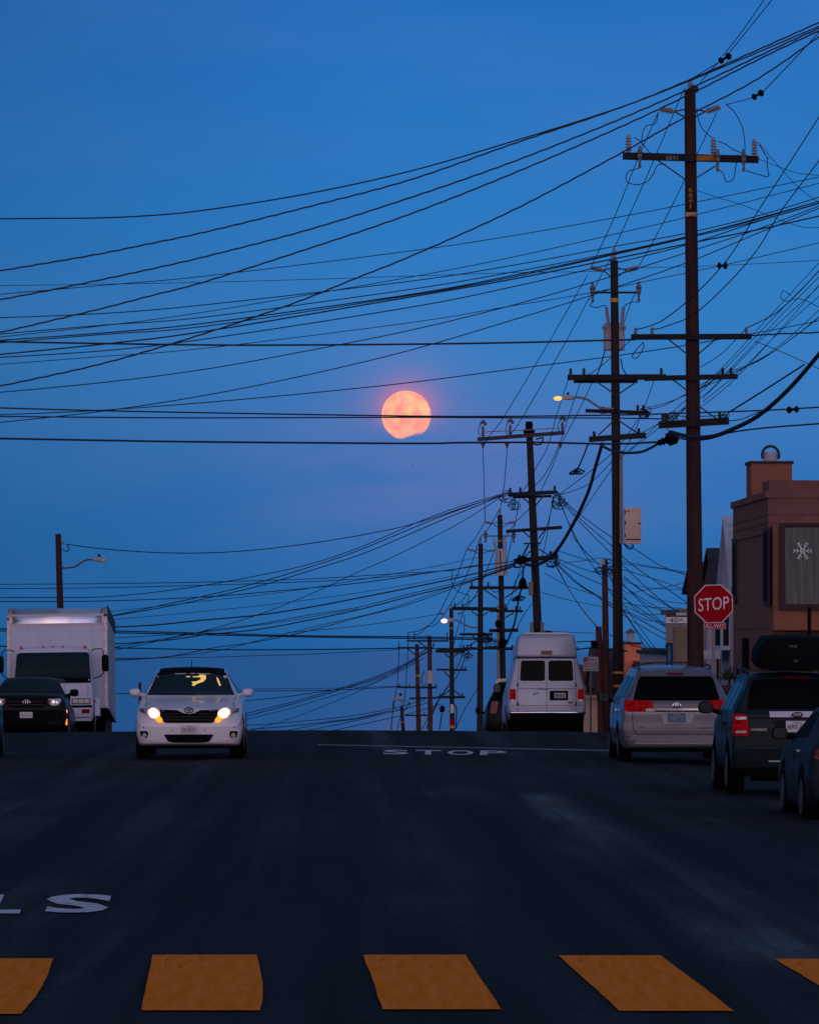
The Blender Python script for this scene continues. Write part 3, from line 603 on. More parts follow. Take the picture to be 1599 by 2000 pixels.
b = MB(p6.base); b.lathe(p6.p(863, 1392, -.4), p6.p(864, 1378, -.4), [(0, 2.5*p6.k), (.3, 5.5*p6.k), (.7, 5*p6.k), (1, 2*p6.k)], 8); b.build('splice_case', M_dark, p6.root)
# poles 7, 8, 9
p7 = Pole('utility_pole', 838.5, 1242, 840, 1425, 430, 4.0, 4.7, M_woodred, 'reddish far utility pole bearing a small white transformer')
ins_pin(p7.root, p7.p(833, 1245), 18*p7.k, 1.6*p7.k)
p7.arm(794, 1252, 876, 1252, 3.5, [(818, 1254, 833, 1265)], (797, 809, 873), 16, 1.6); p7.arm(820, 1343, 853, 1343, 4, (), (851,), 6, 2)
b = MB(p7.base); b.tube([p7.p(839.5, y, -.6) for y in (1335, 1310)], [8.4*p7.k, 7*p7.k], 12); b.build('transformer', M_tank, p7.root)
p7.wirep('riser_cable', [(829, 1310), (823, 1325), (826, 1340), (835, 1345)], 1)
p8 = Pole('utility_pole', 814, 1258, 817.5, 1425, 480, 3.8, 4.8, M_woodred, 'far utility pole with a yellow band, left of the one with a white transformer')
p8.arm(776, 1265, 845, 1265, 2.8, [(795, 1267, 811, 1279), (835, 1266, 819, 1278)], (779, 847), 10, 1.6); p8.arm(776, 1342.5, 840, 1343, 3.8, (), (780, 800, 841), 6, 1.8)
p8.arm(799, 1364.5, 856, 1363, 3.6, (), ()); p8.arm(791, 1397.5, 835, 1397.5, 3, (), (828,), 6, 1.6); p8.band(1320, 2.6, f=4.6)
p9 = Pole('utility_pole', 784, 1380, 787, 1425, 583, 3.2, 3.8, M_wood2, 'farthest, shortest utility pole, with a forked top, at the crest')
b = MB(p9.base)
b.tube([p9.p(x, y, -.2) for x, y in ((767, 1370), (767, 1383), (780, 1387))], .045, 5); b.tube([p9.p(x, y, -.2) for x, y in ((800, 1370), (800, 1382), (788, 1387))], .045, 5); b.tube([p9.p(784, 1381), p9.p(784, 1355)], .04, 5)
b.build('forked_bracket', M_dsteel, p9.root); p9.band(1410, 3, mat('orange_tag', (.35, .12, .01)), 3.8)
lamp(p9, [(803, 1374), (795, 1370), (788, 1366)], 787, 775, 1365, 767, 775, mat('lamp_glass_off', (.4, .4, .42), .3), 1.4)
# right hand wooden poles beyond the van
p10 = Pole('utility_pole', 1180.5, 1092, 1183, 1300, 172, 5.6, 6.4, M_woodred, 'reddish pole between the van and the pole with the beige cabinet')
p10.arm(1173, 1100, 1190, 1100, 3); loops(p10, 1172, 1115, 9, 6); loops(p10, 1190, 1112, 6, 4)
b = MB(p10.base); q = p10.p(1177, 1098, -.3); b.box(q.x-.06, q.x+.06, q.y-.1, q.y, q.z-.08, q.z+.08); b.build('terminal_box', M_porc, p10.root)
st = Pole('pole_stub', 1168.5, 1224, 1171, 1300, 166, 6, 6.5, M_woodred, 'short cut-off pole stub with a black box, above the no-parking sign', 'pole', None)
b = MB(st.base); q0 = st.p(1154, 1252, -.3); q1 = st.p(1165, 1266, -.3); b.box(q0.x, q1.x, q0.y, q0.y+.2, q1.z, q0.z); b.build('terminal_box', M_dark, st.root)
# left lamp pole
pl = Pole('lamp_pole', 113.5, 1043, 118, 1200, 172, 5.6, 6.0, M_wood, 'brown wooden pole with an unlit lamp arm, rising behind the box truck', 'lamp pole', None)
lamp(pl, [(119, 1109), (135, 1109), (148, 1106), (160, 1098), (170, 1093.5), (181, 1093)], 181, 209, 1093.5, 196, 209, mat('lamp_glass_off', (.4, .4, .42), .3), 2.4)
b = MB(pl.base); q0 = pl.p(120, 1057, -.1); q1 = pl.p(125, 1063, -.1); b.box(q0.x, q1.x, q0.y, q0.y+.1, q1.z, q0.z); b.build('wire_clamp', M_steel, pl.root)
pl.wirep('jumper_wire', [(130, 1062), (134, 1070), (132, 1077), (124, 1074), (121, 1071)], 1)
pq = Pole('marker_post', 273, 1333, 274, 1400, 190, 2.9, 3.2, M_woodred, 'short reddish post seen beside the left mirror of the white hatchback', 'post', None)

# ------------------------------------------------------------------ wires
def wire(pts, d0, d1, w, label, group=None, m=None, wave=0., name='overhead_wire', sub=7):
    """pts in photo pixels; depth runs d0 -> d1 along the span"""
    q = catmull(pts, sub); Ls = [0]
    for a, b_ in zip(q, q[1:]): Ls.append(Ls[-1]+math.hypot(b_[0]-a[0], b_[1]-a[1]))
    out = []; rad = []
    if wave:
        q2 = []; 
        n = int(Ls[-1]/7)
        j = 0
        for i in range(n+1):
            s_ = Ls[-1]*i/n
            while j < len(Ls)-2 and Ls[j+1] < s_: j += 1
            f_ = (s_-Ls[j])/max(1e-6, Ls[j+1]-Ls[j]); x = q[j][0]+(q[j+1][0]-q[j][0])*f_; y = q[j][1]+(q[j+1][1]-q[j][1])*f_
            q2.append((x, y+wave*math.sin(s_/5.6), s_/Ls[-1]))
        q = q2
    else: q = [(a[0], a[1], l/Ls[-1]) for a, l in zip(q, Ls)]
    for x, y, t_ in q:
        dd = 1/((1-t_)/d0+t_/d1); p = P(x, y, dd); out.append(p); rad.append(w*.86/2*dd/F)
    b = MB(out[0]); b.tube(out, rad, 5); return b.build(name, m or M_rubber, smooth=True, label=label, cat='wire', group=group)
GX = 'wires crossing over the street from left to upper right'
top = [([(-20, 427), (100, 426), (200, 425), (300, 420), (400, 410), (600, 378), (800, 334), (1000, 276), (1200, 213), (1349, 156), (1620, 42)], 3.4, 0, 'uppermost straight black cable sweeping to the tip of the tallest pole'),
       ([(-20, 532), (100, 512), (200, 494.5), (300, 474), (400, 453), (600, 404), (800, 351), (1000, 281), (1199, 214), (1349, 154), (1620, 34)], 3.8, 1, 'second cable from the top, twisted, meeting the uppermost one near the tallest pole'),
       ([(-20, 589), (100, 566), (200, 545.5), (300, 524), (400, 501), (600, 449), (800, 386), (1000, 316), (1199, 237), (1350, 171), (1500, 100), (1620, 45)], 3.8, 1, 'third twisted cable from the top, passing the tip of the tallest pole'),
       ([(-20, 654), (100, 626), (200, 602), (300, 576), (400, 550), (600, 486), (800, 418), (1000, 339), (1199, 253), (1350, 182), (1500, 106), (1620, 50)], 3.8, 1, 'fourth twisted cable from the top, just below the tip of the tallest pole'),
       ([(-20, 758), (100, 733), (200, 710), (300, 682), (400, 651), (500, 618), (600, 582), (700, 541), (800, 501), (1000, 411), (1199, 306), (1335, 230), (1480, 153), (1620, 56)], 3.8, 1, 'steepest twisted cable, climbing across all the thinner wires left of the moon')]
for pts, w, wv, lab in top: wire(pts, 109, 104, w, lab, 'twisted cables sweeping from the left edge to the upper right', M_wirel if wv else None, wave=.42*wv)
midw = [([(-20, 558), (400, 551), (800, 539), (1000, 532), (1145, 530), (1250, 523), (1410, 518), (1620, 507)], 1.4, 'faintest nearly level wire above the moon, reaching the joint at the right'),
 ([(-20, 576), (200, 557), (400, 539), (800, 490), (1000, 460), (1199, 425), (1340, 398), (1620, 341)], 2, 'upper of two lone thin wires passing over the number on the tallest pole'),
 ([(-20, 660), (200, 636), (400, 609), (800, 541), (1000, 502), (1199, 457), (1340, 424), (1620, 352)], 1.9, 'lower of two lone thin wires passing over the number on the tallest pole'),
 ([(-20, 621), (200, 612), (400, 595), (800, 549), (1000, 518), (1199, 481), (1340, 455), (1480, 421), (1620, 378)], 2.4, None),
 ([(-20, 654), (200, 635), (400, 619), (800, 565), (1000, 531), (1199, 493), (1340, 462), (1480, 428), (1620, 386)], 2.4, None),
 ([(-20, 666), (200, 650), (400, 631), (800, 575), (1000, 538), (1190, 497), (1340, 463), (1480, 426), (1620, 387)], 3, None),
 ([(-20, 671), (200, 653), (400, 637), (800, 577), (1000, 541), (1190, 499), (1340, 465), (1480, 431), (1620, 391)], 2.6, None),
 ([(-20, 694), (200, 672), (400, 647), (800, 580), (1000, 545), (1190, 507), (1340, 476), (1480, 448), (1620, 417)], 3.4, 'thickest of the sheaf of cables that crosses between the moon and the top twisted cables'),
 ([(-20, 699), (200, 685), (400, 662), (800, 600), (1000, 560), (1190, 516), (1340, 478), (1480, 432), (1620, 390)], 2.6, None),
 ([(-20, 713), (200, 696), (400, 680), (800, 630), (1000, 597), (1150, 572), (1299, 541), (1410, 518), (1620, 469)], 1.8, 'thin wire that runs through the small joint right of the tallest pole'),
 ([(-20, 768), (200, 747), (400, 721), (600, 685), (800, 645), (1000, 596), (1190, 541), (1340, 493), (1480, 447), (1620, 394)], 2.4, None),
 ([(-20, 827), (200, 803), (400, 772), (600, 732), (800, 684), (1000, 625), (1150, 578), (1340, 513), (1480, 455), (1620, 398)], 2.4, None),
 ([(-20, 811), (200, 801), (400, 786), (600, 768), (800, 747), (1000, 721), (1200, 695), (1340, 674), (1440, 656)], 2.4, 'lone thin wire passing closest above the moon')]
for pts, w, lab in midw: wire(pts, 112, 106, w, lab or 'black wire in the dense sheaf crossing above the moon', 'wires crossing above the moon')
wire([(-20, 666.5), (100, 669), (400, 673.5), (600, 673.5), (800, 672), (1000, 669), (1240, 663)], 104, 110.6, 4.4, 'brownish thick level cable crossing above the moon to the tallest pole', m=M_wirel)
wire([(1467, 655), (1530, 651.5), (1620, 648.5)], 110.6, 106, 3.6, 'brownish thick cable leaving the right end of the wide crossarm', m=M_wirel, wave=.5)
wire([(-20, 796), (200, 802), (400, 806), (800, 812.5), (1000, 813), (1200, 810.5), (1300, 808), (1420, 804), (1500, 801), (1620, 794)], 104, 109, 3.6, 'upper of the pair of cables crossing the face of the moon')
wire([(-20, 813), (200, 815), (400, 816), (800, 815), (1000, 816), (1200, 816.5), (1290, 818)], 104, 109, 3.2, 'lower of the pair of cables crossing the face of the moon')
wire([(-20, 856), (200, 860), (400, 863), (800, 866), (900, 864.5), (1050, 864), (1200, 867), (1300, 862)], 104, 109, 4.8, 'thick level cable crossing just below the moon')
# steep wires at upper right
GS = 'steep wires at the upper right'
wire([(1500, -14), (1455, 52), (1412, 108)], 96, 104, 2.2, 'left of two steep wires leaving the top edge', GS); wire([(1517, -14), (1470, 45), (1424, 102)], 96, 104, 2.2, 'right of two steep wires leaving the top edge', GS)
wire([(1405, 120), (1380, 135), (1352, 152)], 104, 110.8, 2, 'short wire from the upper black strain insulator to the pole top'); wire([(1402, 122), (1380, 145), (1362, 168)], 104, 110.8, 2, 'short steeper wire below it from the upper strain insulator')
wire([(1620, 38), (1560, 105), (1490, 178)], 92, 102, 2.3, 'steep wire ending at the lower black strain insulator'); wire([(1470, 190), (1440, 198), (1417, 204)], 102, 110.6, 1.9, 'short wire between the lower strain insulator and the tallest pole')
def strain(x0, y0, x1, y1, d, lab):
    k = d/F; a = P(x0, y0, d); c = P(x1, y1, d); b = MB(a)
    b.lathe(a, c, [(0, 1.2*k), (.08, 6*k), (.25, 7*k), (.38, 2.5*k), (.55, 2.5*k), (.65, 6.5*k), (.85, 7.5*k), (.95, 3*k), (1, 1.2*k)], 10)
    b.build('strain_insulator', M_dark, label=lab, cat='insulator', smooth=False)
strain(1403, 120, 1428, 106, 104, 'black strain insulator above and right of the tallest pole top'); strain(1468, 191, 1491, 178, 102, 'lower black strain insulator right of the tallest pole')
strain(1400, 518.2, 1421, 518.5, 108, 'small pale wire joint right of the tallest pole, on two thin wires'); strain(1560, 799, 1535, 801, 107, 'black cable clamp on the messenger cable near the right edge')
wire([(1620, 195), (1599, 228), (1540, 320), (1480, 412), (1425, 500), (1362, 570), (1300, 621), (1266, 637), (1242, 643)], 95, 110.4, 2.6, 'left of two long steep wires falling to the wide crossarm')
wire([(1620, 280), (1599, 313), (1525, 412), (1465, 505), (1365, 606), (1300, 637), (1275, 643)], 95, 110.4, 2.6, 'right of two long steep wires falling to the wide crossarm')
wire([(1458, 640), (1490, 625), (1520, 607), (1560, 570), (1620, 505)], 110.5, 98, 2.4, 'wire curving up from the right insulator of the wide crossarm')
wire([(1467, 652), (1530, 640), (1620, 622)], 110.5, 104, 2, 'thin wire rising gently from the right end of the wide crossarm'); wire([(1474, 667), (1487, 671), (1540, 693), (1620, 730)], 110.5, 104, 1.8, 'thin wire falling rightwards from the wide crossarm')
wire([(1368, 717), (1410, 690), (1435, 664), (1456, 642)], 111.5, 110.6, 1.9, 'jumper wire bowing below the wide crossarm of the tallest pole')
wire([(1481, 310), (1520, 325), (1560, 338), (1620, 343)], 110.5, 104, 1.5, 'wavy thin wire drooping right from the top crossarm'); wire([(1482, 280), (1530, 335), (1570, 375), (1620, 408)], 110.5, 104, 1.5, 'thin wire sloping down right from the last ribbed insulator')
wire([(1360, 371), (1400, 385), (1450, 400), (1500, 420), (1545, 437), (1575, 444), (1620, 443)], 110.8, 104, 1.5, 'thin kinked wire leaving the tallest pole beside its number')
GF = 'fan of thin wires below the right end of the wide crossarm'
for pts in ([(1200, 905), (1300, 815), (1400, 728), (1500, 620), (1620, 490)], [(1230, 880), (1330, 800), (1415, 720), (1520, 610), (1620, 508)], [(1245, 850), (1370, 775), (1440, 705), (1540, 600), (1620, 520)],
            [(1372, 778), (1430, 720), (1500, 650), (1620, 540)], [(1372, 785), (1450, 720), (1530, 640), (1620, 560)], [(1417, 727), (1470, 708), (1530, 668), (1620, 585)], [(1430, 727), (1490, 700), (1560, 650), (1620, 600)], [(1250, 798), (1300, 787), (1365, 760), (1440, 725), (1520, 680), (1620, 604)], [(1300, 840), (1375, 790), (1440, 735), (1540, 625), (1620, 530)]):
    wire(pts, 128, 100, 1.6, 'thin wire in the fan rising to the right edge from the tallest pole', GF)
wire([(1544, 577), (1530, 568), (1524, 580), (1535, 588), (1550, 584), (1570, 586), (1620, 610)], 104, 102, 1.7, 'thin looped wire end near the right edge')
wire([(1640, 640), (1599, 692), (1540, 760), (1480, 812), (1420, 842), (1385, 853), (1345, 853), (1308, 844)], 88, 108.5, 10.5, 'thickest black cable, swooping from the right edge to the black splice case')
wire([(1308, 850), (1345, 859), (1385, 857), (1425, 845), (1500, 835), (1620, 826)], 108.4, 106, 4, 'messenger cable below the thick swooping cable')
wire([(1422, 806), (1500, 757), (1570, 712)], 110, 96, 4, 'straight cable running up beside the thick swooping cable'); wire([(1422, 822), (1450, 818), (1478, 806), (1500, 803)], 110, 108, 2.4, 'short cable sagging right of the lowest crossarm')
wire([(1300, 812), (1360, 813), (1420, 811)], 108.5, 108.5, 2.2, 'short level cable over the lowest crossarm of the tallest pole')
b = MB(P(1285, 864, 109)); k = 109/F; b.lathe(P(1283, 866, 109), P(1324, 852, 109), [(0, 3*k), (.12, 7*k), (.2, 5*k), (.28, 8*k), (.36, 5.5*k), (.45, 8*k), (.5, 13*k), (.85, 13*k), (1, 6*k)], 12)
b.build('splice_case', M_dark, label='black tapered splice case hanging left of the tallest pole', cat='splice case')
wire([(1172, 868), (1190, 878), (1215, 884), (1250, 883), (1272, 874), (1286, 865)], 140, 109, 6.5, 'thick cable sagging between the two nearest poles')
wire([(1176, 866), (1163, 910), (1148, 962), (1120, 1022), (1090, 1072), (1066, 1095), (1040, 1104), (1026, 1102)], 140, 187, 8, 'thick black cable running down from the cabinet pole to the leaning pole')
wire([(1148, 868), (1138, 893), (1128, 916)], 140, 142, 3.6, 'short frayed cable holding the snowshoe-shaped slack hanger')
def shoe(cx, cy, d, w, h, lab):
    k = d/F; b = MB(P(cx, cy, d)); b.tube([P(cx-w/2, cy+3, d), P(cx, cy-h, d), P(cx+w/2, cy, d), P(cx+w*.3, cy+4, d), P(cx-w/2, cy+5, d), P(cx-w/2, cy+3, d)], 1.9*k, 6); b.add([P(cx-w*.34, cy+3, d), P(cx-w*.05, cy-h*.7, d), P(cx+w*.3, cy+1, d), P(cx-w*.34, cy+3.4, d+.03), P(cx-w*.05, cy-h*.6, d+.03), P(cx+w*.3, cy+1.4, d+.03)], [(0, 1, 2), (5, 4, 3), (0, 3, 4, 1), (1, 4, 5, 2), (2, 5, 3, 0)]); b.build('slack_hanger', M_dark, label=lab, cat='slack hanger')
shoe(1127, 921, 142, 30, 6, 'triangular black slack hanger left of the cabinet pole'); shoe(1013, 1168, 188, 26, 5, 'triangular black slack hanger left of the leaning pole')
wire([(1022, 1105), (1020, 1130), (1018, 1150), (1013, 1166), (1008, 1200), (1002, 1225), (990, 1255)], 187, 235, 4.4, 'thick cable hanging down past the slack hanger beside the leaning pole')
wire([(863, 1395), (858, 1425)], 340, 350, 2.6, 'short cable dropping from the splice case on the slim far pole')
GR = 'wires running away from pole to pole'
for i, (pts, a, b_) in enumerate([([(1286, 217), (1245, 310), (1199, 425), (1152, 525)], 111, 141), ([(1336, 172), (1260, 350), (1199, 485)], 111, 141), ([(1399, 220), (1361, 300), (1300, 425), (1247, 520)], 111, 141),
    ([(1147, 537), (1075, 662), (985, 812), (957, 849), (945, 868)], 141, 187), ([(1150, 582), (1102, 672), (1022, 812), (995, 850)], 141, 187), ([(1195, 500), (1170, 545), (1150, 585)], 141, 150),
    ([(1110, 740), (1087, 810), (1070, 870), (1046, 915), (1020, 960), (1000, 965)], 141, 187), ([(1133, 748), (1111, 810), (1095, 860), (1065, 925), (1030, 960), (1016, 962)], 141, 187), ([(1156, 748), (1125, 812), (1098, 862)], 141, 186),
    ([(1247, 560), (1232, 590), (1215, 640)], 141, 150), ([(943, 878), (945, 950), (947, 1018)], 187, 237), ([(990, 878), (985, 940), (978, 990)], 187, 237), ([(1094, 870), (1070, 930), (1040, 985), (1006, 1020)], 187, 237),
    ([(946, 1020), (930, 1048), (911, 1073)], 237, 272), ([(976, 993), (955, 1030), (939, 1048)], 237, 272), ([(1005, 1022), (990, 1045), (965, 1075)], 237, 272), ([(911, 1073), (890, 1130), (858, 1197)], 272, 339), ([(938, 1048), (915, 1115), (881, 1178)], 272, 339), ([(965, 1076), (935, 1150), (904, 1197)], 272, 339),
    ([(858, 1197), (845, 1215), (833, 1224), (815, 1233), (797, 1235)], 339, 430), ([(881, 1178), (860, 1210), (845, 1223), (834, 1224)], 339, 430), ([(833, 1224), (822, 1236), (809, 1240)], 339, 430), ([(904, 1197), (893, 1230), (885, 1262)], 339, 430),
    ([(1411, 722), (1380, 745), (1300, 790), (1256, 800)], 111, 141), ([(1241, 645), (1225, 670), (1160, 725), (1140, 732)], 111, 141), ([(1280, 735), (1240, 840), (1205, 900), (1130, 1010), (1085, 1085)], 141, 187), ([(1256, 802), (1200, 880), (1100, 960), (1086, 967)], 141, 187),
    ([(1092, 967), (1150, 945), (1200, 895)], 187, 150), ([(1016, 966), (1000, 1050), (975, 1150), (955, 1148)], 187, 238), ([(1083, 965), (1060, 1050), (1010, 1130), (1003, 1146)], 187, 238), ([(1080, 970), (1065, 1060), (1055, 1100)], 188, 188),
    ([(921, 1143), (905, 1170), (888, 1184)], 238, 272), ([(953, 1143), (930, 1165), (903, 1184)], 238, 272), ([(1018, 1100), (1000, 1160), (970, 1230)], 187, 240), ([(1038, 1180), (1020, 1205), (1010, 1228)], 188, 240),
    ([(779, 1268), (776, 1330), (768, 1380), (763, 1425)], 480, 600), ([(797, 1255), (793, 1330), (788, 1380)], 430, 590), ([(847, 1255), (835, 1310), (830, 1340)], 430, 480), ([(905, 1275), (880, 1330), (845, 1385), (825, 1424)], 340, 480),
    ([(912, 1275), (890, 1325), (865, 1355), (840, 1400), (833, 1424)], 340, 480), ([(907, 1200), (905, 1240), (896, 1270)], 273, 340), ([(935, 1340), (905, 1390), (890, 1424)], 273, 360), ([(856, 1370), (845, 1395), (840, 1420)], 340, 480),
    ([(770, 1372), (766, 1400), (764, 1425)], 583, 700), ([(800, 1372), (782, 1400), (776, 1425)], 583, 700)]):
    wire(pts, a, b_, 1.8 if a > 130 else 2.0, 'thin wire strung from pole to pole along the right side of the street', GR, sub=6)
wire([(883, 1117), (882, 1138), (890, 1152), (905, 1160), (915, 1163), (912, 1180), (903, 1190)], 255, 275, 1.7, 'thin wire hanging in an S curve left of the far lamp pole')
# fan to the left from the leaning pole
GL = 'service wires fanning left from the leaning pole'
for pts, w, lab in [([(130, 1063), (200, 1072), (300, 1079), (400, 1080), (500, 1074), (600, 1062), (700, 1046), (800, 1025), (900, 993), (978, 968), (995, 962)], 2.2, 'sagging wire from the left lamp pole to the leaning pole'),
    ([(-20, 1167), (100, 1167), (200, 1166), (300, 1157), (400, 1143), (500, 1125), (600, 1103), (700, 1070), (850, 1006), (975, 966)], 2, None),
    ([(150, 1216), (222, 1202), (400, 1164), (500, 1139), (600, 1109), (700, 1075), (850, 1013), (978, 967)], 2.3, None), ([(150, 1214), (222, 1203), (345, 1181), (500, 1146), (620, 1110), (720, 1077), (860, 1017), (980, 968)], 2.3, None),
    ([(150, 1285), (225, 1270), (300, 1254), (400, 1232), (500, 1202), (600, 1163), (700, 1117), (790, 1077), (900, 1020), (982, 968)], 1.8, 'lowest, most separate wire falling left from the leaning pole')]:
    wire(pts, 150, 187, w, lab or 'dark wire in the bundle falling left from the leaning pole', GL)
GM = 'wires crossing behind the box truck to the poles'
for pts, w, dd in [([(-20, 1141.5), (200, 1140), (400, 1137), (600, 1131), (750, 1122), (890, 1114)], 1.8, 272), ([(-20, 1149.5), (200, 1148), (500, 1140), (700, 1131), (850, 1117), (935, 1103)], 1.8, 272), ([(-20, 1175), (200, 1174), (400, 1166), (500, 1158), (700, 1139), (850, 1117), (1005, 1096)], 2.2, 188),
    ([(150, 1200), (222, 1194), (400, 1174), (550, 1157), (700, 1133), (850, 1106), (935, 1088)], 1.3, 272), ([(150, 1215), (220, 1210), (400, 1194), (600, 1172), (780, 1145), (900, 1122)], 1.3, 272),
    ([(150, 1226), (220, 1225), (300, 1221), (400, 1211), (500, 1202), (600, 1187), (700, 1168), (800, 1148), (900, 1127), (1005, 1100)], 3.2, 188), ([(150, 1262), (222, 1258), (330, 1250), (400, 1240), (500, 1230), (600, 1212), (700, 1191), (800, 1165), (900, 1140), (1005, 1104)], 2.8, 188),
    ([(150, 1268), (225, 1264), (400, 1233), (500, 1220), (600, 1202), (700, 1186), (800, 1160), (900, 1136), (1005, 1102)], 1.8, 188), ([(150, 1290), (222, 1288), (320, 1284), (420, 1265), (500, 1254), (600, 1233), (700, 1206), (800, 1180), (900, 1143), (1000, 1108)], 2, 188),
    ([(150, 1294), (222, 1291), (300, 1285), (420, 1272), (520, 1247), (640, 1218), (760, 1189), (900, 1139)], 1.5, 188), ([(150, 1248), (222, 1246), (330, 1240), (430, 1231), (560, 1213), (700, 1189)], 1.5, 188),
    ([(222, 1286), (400, 1284), (500, 1281), (600, 1278), (700, 1273), (780, 1269)], 1.5, 480), ([(560, 1236), (650, 1228), (760, 1215), (860, 1199)], 1.4, 339)]:
    wire(pts, dd*.92, dd, w, 'dark wire in the spread crossing from the left edge behind the truck towards the poles', GM)
for pts, w, lab in [([(-20, 1228), (100, 1230), (222, 1232.5), (400, 1237), (600, 1242), (800, 1244), (960, 1247)], 3, 'upper cable of the level double line above the white hatchback'), ([(-20, 1232), (222, 1236), (400, 1240), (600, 1244.5), (800, 1247), (960, 1250)], 2.8, 'lower cable of the level double line above the white hatchback'),
    ([(-20, 1262), (222, 1265.5), (400, 1269), (600, 1269), (780, 1266.5), (880, 1267), (960, 1268), (1130, 1266)], 3, 'single level dark cable just above the roof line of the white hatchback')]: wire(pts, 200, 238, w, lab)
GB = 'low wires above the crest'
for pts, w in [([(150, 1355), (222, 1355), (300, 1354), (475, 1350), (600, 1349), (700, 1346), (780, 1341.5)], 1.8), ([(475, 1346), (600, 1345), (700, 1343), (780, 1340)], 1.3), ([(462, 1370), (500, 1367), (560, 1361), (620, 1352), (680, 1343), (760, 1318), (812, 1291)], 1.8),
    ([(470, 1401), (500, 1394), (560, 1378), (620, 1361), (680, 1342), (760, 1314), (835, 1274)], 2.2), ([(470, 1396), (500, 1389), (560, 1374), (620, 1357), (680, 1339), (760, 1311), (835, 1272)], 1.8), ([(470, 1408), (560, 1386), (620, 1368), (680, 1350), (760, 1322), (830, 1284)], 1.5),
    ([(490, 1427), (560, 1406), (620, 1384), (690, 1355), (760, 1318), (812, 1288)], 1.4), ([(460, 1418), (500, 1416), (600, 1408), (690, 1398), (760, 1385), (830, 1367)], 1.7), ([(470, 1426), (560, 1419), (640, 1410), (700, 1402), (765, 1388)], 2), ([(560, 1427), (640, 1412), (700, 1404), (765, 1388)], 1.6), ([(600, 1427), (680, 1411), (760, 1392), (840, 1372)], 1.8), ([(650, 1427), (720, 1412), (790, 1396), (860, 1376)], 1.8)]:
    wire(pts, 420, 470, w, 'thin wire in the low bundle fanning left just above the road crest', GB)
# tangle on the right
GT = 'service wires fanning down right to the houses'
for pts, w in [([(1088, 966), (1130, 1003), (1195, 1050), (1240, 1073), (1290, 1105), (1345, 1125)], 2), ([(1088, 968), (1140, 1020), (1195, 1067), (1230, 1100), (1290, 1142), (1345, 1180)], 2), ([(1092, 975), (1140, 1028), (1195, 1083), (1240, 1127), (1290, 1172), (1340, 1205)], 2),
    ([(1096, 985), (1120, 1045), (1150, 1095), (1175, 1130), (1200, 1170), (1240, 1230), (1265, 1275)], 1.8), ([(1092, 980), (1130, 1060), (1165, 1100), (1200, 1140), (1240, 1190), (1300, 1225)], 1.8), ([(1115, 1045), (1140, 1075), (1165, 1100), (1180, 1118)], 1.6),
    ([(1085, 1095), (1130, 1122), (1180, 1145), (1250, 1190), (1298, 1222)], 2), ([(1085, 1098), (1130, 1140), (1175, 1168), (1230, 1200), (1300, 1238)], 2.2), ([(1082, 1097), (1120, 1135), (1165, 1165), (1230, 1210), (1300, 1250)], 1.8), ([(1082, 1100), (1110, 1150), (1140, 1195), (1165, 1224)], 1.8), ([(1084, 1100), (1112, 1153), (1143, 1198), (1168, 1226)], 1.5),
    ([(1088, 1075), (1140, 1092), (1218, 1113), (1290, 1135), (1345, 1155)], 1.6), ([(1090, 1092), (1150, 1115), (1218, 1130), (1270, 1165), (1335, 1200)], 1.8), ([(1064, 1120), (1110, 1145), (1160, 1162), (1195, 1185)], 1.6), ([(1058, 1157), (1110, 1172), (1180, 1186)], 1.4),
    ([(1100, 1100), (1150, 1094), (1175, 1090), (1218, 1097), (1280, 1108), (1345, 1118)], 1.4), ([(1185, 1092), (1218, 1101), (1290, 1111), (1345, 1121)], 1.5), ([(1190, 1110), (1225, 1150), (1275, 1200), (1300, 1222)], 1.8), ([(1190, 1115), (1218, 1145), (1290, 1190), (1330, 1202)], 1.6),
    ([(1190, 1112), (1218, 1143), (1270, 1185), (1320, 1196)], 1.5), ([(1218, 1125), (1250, 1152), (1290, 1172), (1345, 1180)], 1.4), ([(1218, 1178), (1270, 1186), (1330, 1188)], 1.6), ([(1218, 1183), (1260, 1200), (1300, 1198), (1345, 1188)], 1.6), ([(1190, 1120), (1210, 1178), (1235, 1220), (1278, 1275)], 2), ([(1190, 1122), (1212, 1172), (1245, 1220), (1285, 1274)], 1.6),
    ([(1190, 1090), (1218, 1155), (1260, 1152), (1300, 1147), (1340, 1137)], 1.3), ([(1200, 1130), (1250, 1145), (1290, 1150), (1345, 1152)], 1.3), ([(1218, 1190), (1260, 1210), (1300, 1215)], 1.5), ([(1065, 1232), (1110, 1235), (1160, 1237)], 1.4), ([(1218, 1250), (1260, 1263), (1300, 1268)], 1.4), ([(1190, 1240), (1240, 1262), (1300, 1272)], 2.2),
    ([(1125, 1254), (1145, 1253), (1162, 1252)], 2.6), ([(1125, 1270), (1150, 1266), (1180, 1268), (1225, 1272)], 3.6)]:
    wire(pts, 186, 160, w, 'thin dark wire in the tangle running down right to the houses', GT)

